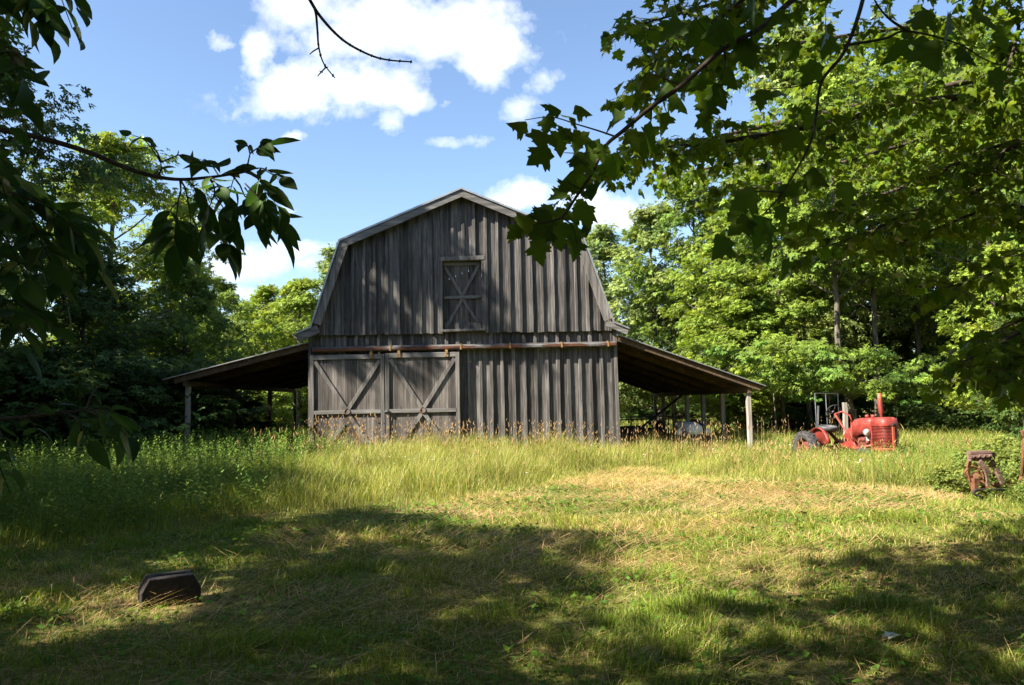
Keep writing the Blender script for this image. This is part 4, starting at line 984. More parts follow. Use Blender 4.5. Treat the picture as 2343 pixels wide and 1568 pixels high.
def emit(name, parts, mat, kind='stuff', label=None, cat=None):
    V = []; T = []; C = []; b = 0
    for v, t, c in parts: V.append(v); T.append(t+b); C.append(c); b += len(v)
    o = link(name, mesh_np(name, np.concatenate(V), np.concatenate(T), np.concatenate(C)), mat)
    return tag(o, label, cat, None, kind)
def sample(rng, n, y0, y1, mx=2.0, p=1.0):
    """positions in the wedge in front of the camera, uniform per area"""
    y = np.sqrt(rng.uniform(y0**2, y1**2, n)); w = y*.66+mx; x = rng.uniform(-1, 1.06, n)*w; return x, y
G_FRESH = np.array((.125, .205, .019)); G_OLIVE = np.array((.250, .285, .044)); G_STRAW = np.array((.54, .43, .17)); G_HAY = np.array((.62, .355, .20)); G_PALE = np.array((.37, .37, .108))
def mixc_(a, b, t): return a[None]*(1-t)[:, None]+b[None]*t[:, None]
def build_grass():
    rng = np.random.default_rng(77)
    # mown grass
    P = []
    for (y0, y1, n, w, hh) in ((3.6, 6.5, 110000, .0042, 1.0), (6.5, 11, 125000, .0058, 1.0), (11, 22, 90000, .0085, 1.05)):
        x, y = sample(rng, n, y0, y1, 1.5); k = (tall_mask(x, y) < 1.2*rng.uniform(0, 1, n)) & ~inside_barn(x, y); x, y = x[k], y[k]
        tuft = fbm(x*1.7, y*1.7, 31); tuft2 = fbm(x*5, y*5, 33)
        dry = sst((fbm(x*.55+3, y*.75, 41)-.44)/.16)*.8+.25*rng.uniform(-.5, 1, len(x))
        dry = np.clip(dry*(.35+.65*sst((y-5.0)/4))+.35*sst((x-1.0)/4)*sst((y-6.5)/4), 0, 1)
        bare = np.exp(-(((x+2.15)/.75)**2+((y-6.45)/.42)**2)); keep = rng.uniform(0, 1, len(x)) < (.35+.9*tuft)*(1-.9*sst(bare*1.6-.3+.5*(tuft2-.5))); x, y, tuft, tuft2, dry = (q[keep] for q in (x, y, tuft, tuft2, dry))
        h = hh*(.03+.105*sst((tuft-.35)/.35)*sst((tuft2-.3)/.4)+.035*rng.uniform(0, 1, len(x)))*rng.uniform(.6, 1.3, len(x))
        col = mixc_(G_FRESH, G_OLIVE, np.clip(rng.uniform(0, 1, len(x))*.7+dry*.5, 0, 1))
        st = rng.uniform(0, 1, len(x)) < dry*.30; col[st] = G_STRAW
        col = col*rng.normal(1, .2, (len(x), 1)).clip(.5, 1.6)
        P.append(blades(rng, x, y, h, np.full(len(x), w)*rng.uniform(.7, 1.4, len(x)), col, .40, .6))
    emit('mown_grass', P, M['grass'])
    # cut hay lying about
    P = []
    for (y0, y1, n, w) in ((3.6, 8, 42000, .0032), (8, 20, 130000, .0055)):
        x, y = sample(rng, n, y0, y1, 1.5); k = tall_mask(x, y) < .2; x, y = x[k], y[k]
        pn = fbm(x*.5+9, y*.8+2, 51); far = sst((y-9)/3)*sst((x-.5)/2)*.10
        blob = sum(np.exp(-(((x-a)/sa)**2+((y-b)/sb)**2)) for a, b, sa, sb in ((3.4, 15.0, 1.3, 1.0), (4.6, 13.6, .9, .5), (4.0, 11.2, 1.1, .6), (5.4, 10.4, 1.2, .6), (2.6, 9.3, .8, .35), (4.2, 8.7, 1.0, .35), (-1.0, 9.6, .9, .3), (-1.9, 6.9, .45, .3), (3.2, 5.2, .6, .3), (4.2, 6.6, .7, .3), (0.6, 12.4, .8, .35)))
        pn = pn-.015+.13*np.clip(blob, 0, 1)
        keep = rng.uniform(0, 1, len(x)) < (sst((pn+far-.44)/.16)*.95+.10)*(.35+.65*sst((y-5.5)/4)); x, y = x[keep], y[keep]
        col = mixc_(G_STRAW, G_HAY, rng.uniform(0, 1, len(x)))*rng.normal(1, .18, (len(x), 1)).clip(.5, 1.5)
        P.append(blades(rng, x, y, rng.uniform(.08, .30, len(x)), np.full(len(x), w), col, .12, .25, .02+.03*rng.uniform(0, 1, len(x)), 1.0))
    emit('cut_hay', P, M['grass'])
    # tall meadow grass
    P = []
    for (y0, y1, n, w) in ((7.5, 13, 70000, .006), (13, 19, 115000, .008), (19, 25.2, 140000, .010), (25.2, 34, 60000, .016), (34, 62, 80000, .034)):
        x, y = sample(rng, n, y0, y1, 3.0); tm = tall_mask(x, y); k = (tm > -.1) & ~inside_barn(x, y); x, y, tm = x[k], y[k], tm[k]
        weedy = sst((-2.5-x-.15*(y-16))/3.0); right_side = sst((x-6.5)/2.5)  # share of fresh green blades grows to the left (weedy) and to the right
        tuft = fbm(x*.9, y*.9, 61)
        hmax = .62*(1-.45*sst((x-2.0)/3.0)*sst((26-y)/3)*(1-.75*sst((x-4.5)/1.5)*sst((y-11.5)/2)))*(1-.15*weedy)
        hmax = np.where(y > 26, .55, hmax)
        tf2 = fbm(x*2.6, y*2.6, 63); hmax = hmax*(1+.28*sst((y-21)/3)*(y < 25.3)); h = hmax*(.30+.75*tuft+.55*sst((tf2-.45)/.2)*.5)*rng.uniform(.45, 1.2, len(x))*(.22+.78*sst((tm+.1)/2.4))
        q = rng.uniform(0, 1, len(x))
        col = mixc_(G_OLIVE, G_PALE, np.clip(q*.9+.5*(tuft-.5), 0, 1)); fr = rng.uniform(0, 1, len(x)) < .30+.45*weedy+.35*right_side; col[fr] = mixc_(G_FRESH, G_OLIVE, rng.uniform(0, .7, fr.sum()))
        st = rng.uniform(0, 1, len(x)) < .16*(1-weedy); col[st] = G_STRAW
        col = col*rng.normal(1, .2, (len(x), 1)).clip(.45, 1.5)*(.62+.55*fbm(x*.7+5, y*.7, 91))[:, None]
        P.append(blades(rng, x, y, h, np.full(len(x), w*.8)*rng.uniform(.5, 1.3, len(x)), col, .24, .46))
    emit('meadow_grass', P, M['grass'])
    # seed heads on stalks
    n = 2500; x = rng.uniform(-5.6, 8.0, n); y = np.where(rng.uniform(0, 1, n) < .55, rng.uniform(23.6, 24.85, n), rng.uniform(14, 24.5, n))
    x2 = rng.uniform(4.2, 9.0, 260); y2 = rng.uniform(24.3, 26.0, 260); x = np.concatenate([x, x2]); y = np.concatenate([y, y2])
    x3 = rng.uniform(6, 14, 1200); y3 = rng.uniform(13, 36, 1200); x = np.concatenate([x, x3]); y = np.concatenate([y, y3])
    k = (tall_mask(x, y) > .4) & ~inside_barn(x, y) & ((x < 4.2) | (y < 23.5) | (y > 27) | (rng.uniform(0, 1, len(x)) < .3)); x, y = x[k], y[k]; n = len(x)
    keep = rng.uniform(0, 1, n) < .15+1.1*sst((fbm(x*.9, y*.5, 71)-.35)/.3); x, y = x[keep], y[keep]; n = len(x)
    h = (.35+.75*rng.uniform(0, 1, n)**1.0)*np.where((x > 2) & (y < 23), .62, 1)*np.where((x < -2) & (y > 23), 1.15, 1.0)
    a = rng.uniform(0, 2*math.pi, n); ti = np.abs(rng.normal(0, .16, n)); d = np.stack([np.cos(a)*np.sin(ti), np.sin(a)*np.sin(ti), np.cos(ti)], 1)
    base = np.stack([x, y, gh(x, y)], 1); top = base+d*h[:, None]
    sv = np.array([(-1, 0, 0), (1, 0, 0), (0, 1, 0)], float); P = []
    col = mixc_(G_PALE, G_HAY, rng.uniform(.2, 1, n))*rng.normal(1, .15, (n, 1)).clip(.6, 1.4)
    sx = np.stack([np.cos(a+1.57), np.sin(a+1.57), np.zeros(n)], 1)
    sw2 = sx*(.0016+.00012*y)[:, None]; V = np.stack([base-sw2, base+sw2, top], 1).reshape(-1, 3); T = np.arange(3*n).reshape(-1, 3); P.append((V, T, np.repeat(col, 3, 0)))
    # heads: small spindles, drooping
    hv = [(0, 0, 0)]+[(.075*math.cos(q), .38, .075*math.sin(q)) for q in (0, 1.57, 3.14, 4.71)]+[(0, 1, 0)]
    hf = [(0, 1, 2), (0, 2, 3), (0, 3, 4), (0, 4, 1), (5, 2, 1), (5, 3, 2), (5, 4, 3), (5, 1, 4)]
    dd = nrm(d+np.stack([np.cos(a), np.sin(a), np.zeros(n)], 1)*np.abs(rng.normal(0, .5, n))[:, None]); X, Y_, Z = frames(dd, sx)
    V, T = scatter(hv, hf, top-d*.01, X, Y_, Z, rng.uniform(.08, .19, n))
    hc = mixc_(np.array((.40, .235, .11)), np.array((.42, .32, .16)), rng.uniform(0, 1, n))
    P.append((V, T, np.repeat(hc, len(hv), 0)))
    emit('seed_heads', P, M['grass'])
    # leafy weeds on the left (goldenrod-like stems)
    P = []
    n = 5200; x, y = sample(rng, n*4, 9.5, 27.5, 3.0); wk = sst((-2.6-x-.10*(y-14))/2.6); k = (rng.uniform(0, 1, len(x)) < wk*1.0) & (tall_mask(x, y) > .35) & ~inside_barn(x, y)
    x, y = x[k][:n], y[k][:n]
    xr, yr = sample(rng, 9000, 10.5, 26, 2.5); k = (xr > 6.4+.17*(yr-12)) & (tall_mask(xr, yr) > .3) & (rng.uniform(0, 1, len(xr)) < .42); isr = np.concatenate([np.zeros(len(x), bool), np.ones(k.sum(), bool)])
    x = np.concatenate([x, xr[k]]); y = np.concatenate([y, yr[k]]); n = len(x)
    h = rng.uniform(.55, 1.0, n)*np.where(isr, .62, 1)*(.6+.7*fbm(x*.7, y*.7, 81)); nl = 18
    base = np.stack([x, y, gh(x, y)], 1); a0 = rng.uniform(0, 6.28, n); ln = rng.normal(0, .10, (n, 2))
    V = []; T = []; C = []
    t = (np.arange(nl)[None]+rng.uniform(0, 1, (n, nl)))/nl; t = .22+.80*t
    az = a0[:, None]+np.arange(nl)[None]*2.4
    pos = base[:, None, :]+np.stack([ln[:, 0:1]*t*h[:, None], ln[:, 1:2]*t*h[:, None], t*h[:, None]], 2)
    el = -.35+1.25*t**2; dirs = np.stack([np.cos(az)*np.cos(el), np.sin(az)*np.cos(el), np.sin(el)], 2)
    nor = np.stack([-np.cos(az)*np.sin(el), -np.sin(az)*np.sin(el), np.cos(el)], 2)
    X, Y_, Z = frames(dirs.reshape(-1, 3), nor.reshape(-1, 3)); sz = (.115*(1.15-.55*t)*rng.uniform(.7, 1.3, (n, nl))*np.where(isr, .8, 1)[:, None]).ravel()
    v_, t_ = scatter([(0, 0, 0), (.17, .4, .03), (0, 1, -.1), (-.17, .4, .03)], LEAF_F, pos.reshape(-1, 3), X, Y_, Z, sz)
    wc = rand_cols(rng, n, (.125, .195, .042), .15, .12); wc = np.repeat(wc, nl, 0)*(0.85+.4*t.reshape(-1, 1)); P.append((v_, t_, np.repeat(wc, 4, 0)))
    top = base+np.concatenate([ln*h[:, None], h[:, None]], 1); s3 = np.array([[.003, 0, 0]])
    V = np.stack([base-s3, base+s3, top], 1).reshape(-1, 3); P.append((V, np.arange(3*n).reshape(-1, 3), np.tile(np.array([[.10, .13, .04]]), (3*n, 1))))
    emit('leafy_weeds', P, M['grass'])
    x, y = sample(rng, 26000, 3.8, 15, 1.2); k = (tall_mask(x, y) < .4) & (rng.uniform(0, 1, len(x)) < sst((fbm(x*1.3+4, y*1.3, 121)-.47)/.12)); x, y = x[k], y[k]; n = len(x)
    pos = np.stack([x, y, gh(x, y)+rng.uniform(.015, .075, n)], 1); a = rng.uniform(0, 6.28, n); dd = np.stack([np.cos(a), np.sin(a), rng.normal(.1, .3, n)], 1)
    X, Y_, Z = frames(dd, nrm(np.array([0, 0, 1.0])+rng.normal(0, .3, (n, 3))))
    v_, t_ = scatter([(0, 0, 0), (.38, .45, .08), (0, 1, -.08), (-.38, .45, .08)], LEAF_F, pos, X, Y_, Z, rng.uniform(.025, .065, n)*(1+.03*y))
    emit('clover', [(v_, t_, np.repeat(rand_cols(rng, n, (.10, .185, .028), .18, .1), 4, 0))], M['grass'])
    # white flower heads dotted through the meadow
    n = 95; x = rng.uniform(-2.5, 9, n); y = rng.uniform(13, 24.5, n); k = tall_mask(x, y) > .1; x, y = x[k], y[k]; n = len(x)
    P = []; pos = np.stack([x, y, gh(x, y)+rng.uniform(.22, .55, n)], 1)
    fv = [(0, 0, 0)]+[(math.cos(q), math.sin(q), .25) for q in np.linspace(0, 2*math.pi, 7)[:-1]]; ff = [(0, 1+i, 1+(i+1) % 6) for i in range(6)]
    up_ = nrm(np.array([0, -.25, 1.0])+rng.normal(0, .25, (n, 3))); X, Y_, Z = frames(np.tile(np.array([[0, 1.0, 0]]), (n, 1)), up_)
    V, T = scatter(fv, ff, pos, X, Y_, Z, rng.uniform(.012, .034, n)); P.append((V, T, np.full((len(V), 3), .72)))
    b2 = np.stack([x, y, gh(x, y)], 1); V = np.stack([b2-s3, b2+s3, pos], 1).reshape(-1, 3); P.append((V, np.arange(3*n).reshape(-1, 3), np.tile(np.array([[.12, .15, .05]]), (3*n, 1))))
    emit('white_wildflowers', P, M['grass'])
build_grass()
p = gr(2030, 1475)
def dead_leaf():
    mb = MB(); rs = random.Random(5)
    for k in range(4):
        a = k*1.5; b = (.03*math.cos(a), .03*math.sin(a), .045)
        mb.add([b, (b[0]+.05, b[1]-.02, .06+rs.uniform(-.01, .02)), (b[0]+.07, b[1]+.03, .05), (b[0]+.02, b[1]+.05, .065)], [(0, 1, 2, 3)])
    o = part('dead_leaf', mb, M['paper'], None); o.location = (p[0], p[1], 0); tag(o, 'pale crumpled dead leaf lying on the grass at lower right', 'leaf')
    s_ = o.modifiers.new('s', 'SOLIDIFY'); s_.thickness = .002
dead_leaf()
# brambles over the plough
for k, (px, Y, h, lab) in enumerate(((2312, 12.7, .66, 'bright bramble bush right behind the rusty plough'), (2345, 13.2, .80, 'bramble bush around the upright plough lever'), (2262, 13.6, .62, 'low bramble bush behind the plough head beam'),
        (2345, 11.2, .34, 'small bramble in front of the drag bar'), (2172, 12.6, .42, 'small bramble at the near end of the plough'), (2338, 12.5, .62, 'bramble leaning over the plough frame bars'), (2400, 12.4, .8, 'bramble bush on the far side of the plough lever'))):
    tree('shrub', at(px, 1090, Y)[0], Y, h, k*1.1, lab, name='bramble_bush', cat='bush', wide=1.0)

# ------------------------------------------------------------------ near trees whose branches hang into the picture
AL_V = [(0, 0, 0), (.15, .16, .04), (.215, .38, .06), (.20, .58, .05), (.12, .79, .02), (0, 1.0, -.06), (-.12, .79, .02), (-.20, .58, .05), (-.215, .38, .06), (-.15, .16, .04), (0, .16, 0), (0, .38, 0), (0, .58, -.005), (0, .79, -.02)]
AL_F = [(0, 1, 10), (0, 10, 9), (1, 2, 11), (1, 11, 10), (10, 11, 8), (10, 8, 9), (2, 3, 12), (2, 12, 11), (11, 12, 7), (11, 7, 8), (3, 4, 13), (3, 13, 12), (12, 13, 6), (12, 6, 7), (4, 5, 13), (13, 5, 6)]
_h = [(0, .04), (.09, -.02), (.20, .0), (.35, -.03), (.345, .09), (.34, .18), (.41, .23), (.49, .27), (.61, .40), (.49, .425), (.53, .53), (.41, .525), (.305, .51), (.24, .60), (.30, .70), (.19, .735), (.12, .84)]
_o = _h+[(0, 1.0)]+[(-x, y) for x, y in _h[:0:-1]]
ML_V = [(0, .36, .0)]+[(x, y, -.30*abs(x)+.08*math.sin(9*x+5*y)*abs(x)-.16*max(0, y-.3)**1.4) for x, y in _o]
ML_F = [(0, 1+i, 1+(i+1) % len(_o)) for i in range(len(_o))]
def P3(px, py, Y): return at(px, py, Y)
def poly(pts):
    """(px, py[, depth]) list -> world points, depth carried along"""
    out = []; d = None
    for p in pts:
        if len(p) > 2: d = p[2]
        out.append(P3(p[0], p[1], d))
    return np.array(out)
class Foliage:
    def __init__(s): s.p = []; s.d = []; s.n = []; s.s = []
    def add(s, p, d, n, sz): s.p.append(p); s.d.append(d); s.n.append(n); s.s.append(sz)
    def build(s, name, tv, tf, col, mat, parent, rng, var=.16, hue=.10, wood=None, curl_=.22):
        pos = np.array(s.p); X, Y_, Z = frames(np.array(s.d), np.array(s.n)); n = len(pos)
        # uneven: each leaf a little curled
        tv = np.asarray(tv); V = []; T = []
        V, T = scatter(tv, tf, pos, X, Y_, Z, np.array(s.s))
        curl = rng.normal(-.3*curl_, curl_, (n, 1)); tip = (tv[:, 1]**2)[None]*curl; side = (np.abs(tv[:, 0])*2)[None]*rng.normal(0, curl_*.8, (n, 1))
        V = V.reshape(n, len(tv), 3)+((tip+side)*np.array(s.s)[:, None])[:, :, None]*Z[:, None, :]
        c = np.repeat(rand_cols(rng, n, col, var, hue), len(tv), 0)
        rt = parent
        while rt.parent is not None: rt = rt.parent
        V = V.reshape(-1, 3)-np.array(rt.location)[None]
        if wood is not None:
            q_ = rt.location; wood.v = [(a-q_.x, b-q_.y, c_-q_.z) for a, b, c_ in wood.v]
            return link(name, with_wood(name, V, T, c, wood, mat, M['bark']), mat, parent)
        return link(name, mesh_np(name, V, T, c), mat, parent)

def ash_tree():
    rng = np.random.default_rng(5)
    t = empty('ash_tree', (-4.9, .9, 0), 0, 'ash tree outside the left edge, its dark compound leaves hanging into the upper left', 'tree')
    mb = MB(); mb.tube([(-4.9, .9, -.3), (-4.88, .92, .6), (-4.8, .95, 2.6), (-4.6, 1.0, 5.0), (-4.4, 1.0, 8.2)], [.26, .19, .165, .14, .06], 12); part('trunk', mb, M['bark'], t, True)
    fol = Foliage()
    def leaf(wood, base, tip, pairs=3, ll=.105, sag=.12, Lmin=None):
        b = np.array(base); e = np.array(tip); d = e-b; L = np.linalg.norm(d); mid = (b+e)/2+np.array([0, 0, .12*L])
        pts = smooth(np.array([b, mid, e]), 5); wood.tube(pts, np.linspace(.0028, .0010, len(pts)), 5)
        rp, rt = resample(pts, L/40); up = nrm(np.array([rng.normal(0, .35), rng.normal(0, .35)-.1, 1.0]))
        dn = nrm(d); side = nrm(np.cross(dn, up)+1e-6)
        for k in range(pairs):
            u_ = .42+.5*k/max(1, pairs-.3); q = rp[min(int(u_*len(rp)), len(rp)-1)]
            for s_ in (-1, 1):
                dd = nrm(dn*.75+side*s_*.9+np.array([0, 0, -.38])+rng.normal(0, .16, 3)); nn = nrm(up+side*s_*.5+rng.normal(0, .35, 3))
                fol.add(q, dd, nn, ll*rng.uniform(.8, 1.15)*(1.05-.15*abs(k-1)))
        fol.add(e, nrm(dn+np.array([0, 0, -.3])+rng.normal(0, .1, 3)), nrm(up+rng.normal(0, .3, 3)), ll*rng.uniform(.95, 1.2))
    # main hanging branch
    D = 2.6
    bw = MB()
    pts = np.vstack([[(-4.75, 1.0, 3.4)], [P3(-900, 120, 2.3)], poly([(-350, 235, 2.5), (0, 297, D), (100, 318), (200, 348), (290, 385), (350, 403), (410, 411), (480, 406), (530, 399), (560, 394)])])
    sp = smooth(pts); bw.tube(sp, np.concatenate([np.linspace(.05, .011, 12), np.linspace(.011, .0035, len(sp)-12)]), 8)
    for (a, b) in (((362, 403), (368, 372)), ((368, 372), (345, 330)), ((412, 411), (408, 460)), ((412, 411), (428, 450)), ((480, 406), (492, 450)), ((555, 395), (572, 352)), ((530, 399), (560, 450))):
        bw.tube([P3(*a, D), P3((a[0]+b[0])/2+4, (a[1]+b[1])/2, D), P3(*b, D)], [.004, .003, .0022], 5)
    for (a, b, pr, ll, dz) in (((368, 372), (300, 308), 2, .065, 0), ((368, 372), (465, 368), 2, .075, .05), ((350, 402), (385, 392), 1, .06, .1), ((500, 402), (468, 378), 1, .125, -.15), ((505, 402), (540, 392), 2, .11, .1),
                   ((572, 352), (612, 334), 3, .095, .0), ((572, 352), (560, 330), 1, .075, .1), ((560, 394), (640, 408), 3, .09, .05), ((560, 394), (632, 470), 3, .11, -.05), ((560, 420), (625, 520), 3, .135, -.2),
                   ((560, 430), (590, 505), 3, .10, .15), ((560, 450), (640, 505), 2, .10, .0), ((492, 450), (538, 545), 3, .11, .0), ((492, 440), (470, 520), 2, .10, .1), ((480, 410), (520, 470), 2, .10, .2), ((408, 460), (372, 520), 2, .10, .0),
                   ((408, 460), (398, 560), 3, .125, -.1), ((428, 450), (440, 555), 3, .12, .05), ((428, 450), (482, 500), 2, .11, .1), ((430, 412), (455, 455), 2, .10, .05), ((470, 408), (500, 430), 2, .09, -.1), ((540, 398), (520, 470), 2, .09, .2), ((590, 410), (612, 455), 2, .10, .1), ((470, 520), (520, 580), 2, .11, 0.0)):
        leaf(bw, P3(*a, D+dz), P3(*b, D+dz+rng.uniform(-.12, .12)), pr, ll)
    part('branch', bw, M['twig'], t, True)
    # dark leaves close to the lens along the left edge
    def bough(limb, leaves, D):
        w = MB(); sp = smooth(np.array(limb)); w.tube(sp, np.concatenate([np.linspace(.03, .006, 12), np.linspace(.006, .0025, len(sp)-12)]), 7)
        for (a, b, pr, ll) in leaves:
            ll *= .84; leaf(w, P3(*a, D+rng.uniform(-.1, .1)), P3(*b, D+rng.uniform(-.15, .15)), pr, ll)
        part('branch', w, M['twig'], t, True)
    D = 1.9
    bough([(-4.7, 1.0, 4.2), (-2.4, 1.4, 3.4), P3(-60, -120, D), P3(90, -60, D), P3(170, -30, D)],
          [((40, -50), (100, 75), 3, .10), ((90, -60), (165, 65), 2, .10), ((10, -40), (70, 45), 2, .10), ((130, -45), (178, 20), 2, .085), ((-40, -20), (8, 40), 2, .08), ((60, -30), (120, 50), 2, .09), ((70, -60), (95, 30), 2, .10)], D)
    bough([(-4.75, 1.0, 3.3), (-2.2, 1.5, 2.9), P3(-200, 90, D), P3(-40, 130, D), P3(10, 150, D)],
          [((-20, 125), (55, 190), 2, .125), ((-30, 150), (40, 225), 2, .12), ((-40, 140), (15, 130), 1, .08), ((-40, 120), (78, 170), 1, .13), ((-60, 250), (25, 290), 2, .09)], D)
    bough([(-4.8, .95, 2.6), (-2.3, 1.5, 2.55), P3(-200, 360, D), P3(-20, 430, D), P3(80, 480, D), P3(190, 545, D)],
          [((-20, 420), (110, 470), 3, .11), ((20, 440), (190, 545), 3, .12), ((60, 470), (215, 525), 3, .10), ((30, 460), (115, 600), 3, .12), ((120, 510), (225, 620), 3, .12), ((-40, 500), (60, 640), 3, .12), ((60, 520), (150, 690), 3, .12), ((-30, 600), (90, 720), 3, .115),
           ((-60, 640), (60, 790), 3, .12), ((-40, 400), (60, 430), 2, .09), ((-50, 700), (120, 750), 2, .10), ((-60, 560), (10, 620), 2, .11), ((-60, 460), (40, 520), 3, .12), ((100, 480), (160, 560), 2, .12), ((-30, 380), (20, 470), 3, .11), ((-60, 330), (30, 400), 2, .10)], D)
    bough([(-4.85, .95, 2.0), (-2.2, 1.5, 1.75), P3(-200, 975, D), P3(0, 960, D), P3(110, 948, D), P3(205, 936, D)],
          [((190, 938), (262, 1010), 3, 0.090), ((205, 936), (290, 1000), 2, 0.086), ((150, 944), (205, 1010), 2, 0.086), ((195, 938), (236, 880), 1, 0.061), ((180, 940), (280, 950), 2, 0.072), ((40, 956), (95, 1000), 2, 0.065), ((-40, 960), (30, 1070), 3, 0.072), ((-50, 1000), (20, 1120), 2, 0.065), ((60, 952), (130, 925), 1, 0.058)], D)
    # bare twig against the clouds
    w = MB(); Dt = 3.0
    a = np.vstack([[(-4.5, 1.0, 6.2)], [P3(430, -420, 2.7)], poly([(600, -190, 2.9), (680, -50, Dt), (710, 3), (730, 35), (765, 75), (800, 103), (850, 128), (890, 138), (940, 142)])]); s1 = smooth(a); w.tube(s1, np.concatenate([np.linspace(.03, .0075, 18), np.linspace(.0075, .0028, len(s1)-18)]), 7)
    b = poly([(712, 5, Dt), (722, 30), (726, 70), (729, 108), (740, 145), (766, 179)]); s2 = smooth(b); w.tube(s2, np.linspace(.006, .0022, len(s2)), 6)
    for q in ([(729, 110, Dt), (716, 118), (708, 125)], [(745, 155, Dt), (735, 165), (726, 175)], [(738, 166, Dt), (731, 163)], [(745, 155, Dt), (751, 154)]): w.tube(poly(q), [.003]*(len(q)-1)+[.0018], 5)
    for q in list(s1[24::3])+list(s2[5::4]): w.lathe([(.0, -.008), (.0058, 0), (0, .008)], q, (.3, 0, 1), 6)
    part('bare_twig', w, M['twig'], t, True)
    fol.build('foliage', AL_V, AL_F, (.055, .10, .026), M['ash'], t, rng)
    # canopy overhead, above the frame
    w = MB(); cf = Foliage(); rs = np.random.default_rng(9)
    stray = [(-1.6, 5.0, 6.3), (-.6, 4.6, 6.2), (-1.5, 3.3, 6.1), (-2.6, 4.4, 6.4), (-.9, 2.0, 5.6), (-2.4, 1.6, 6.6)]
    for k in range(43+len(stray)):
        a = rs.uniform(0, 6.28); r = 4.4*math.sqrt(rs.uniform(.02, 1)); e = np.array([-5.2+r*math.cos(a)*1.05, -.1+r*math.sin(a)*.9, 6.6+rs.uniform(-1.0, 1.9)-.10*r])
        if k >= 43: e = np.array(stray[k-43])
        b = np.array([-4.6, 1.0, rs.uniform(3.9, 7.0)]); w.tube([b, (b+e)/2+np.array([0, 0, .35]), e], [.035, .02, .006], 5, cap=False)
        for j in range(82):
            o = rs.normal(0, 1, 3)*np.array([.55, .55, .26]); o *= min(1, 1.2/np.linalg.norm(o)); p_ = e+o; dd = nrm(o*np.array([1, 1, .3])+rs.normal(0, .4, 3)+np.array([0, 0, -.35])); cf.add(p_, dd, nrm(np.array([0, 0, 1])+rs.normal(0, .4, 3)), rs.uniform(.22, .34))
    cf.build('crown', SPRAY_V, SPRAY_F, (.07, .12, .035), M['leaf'], t, rs, wood=w)
ash_tree()

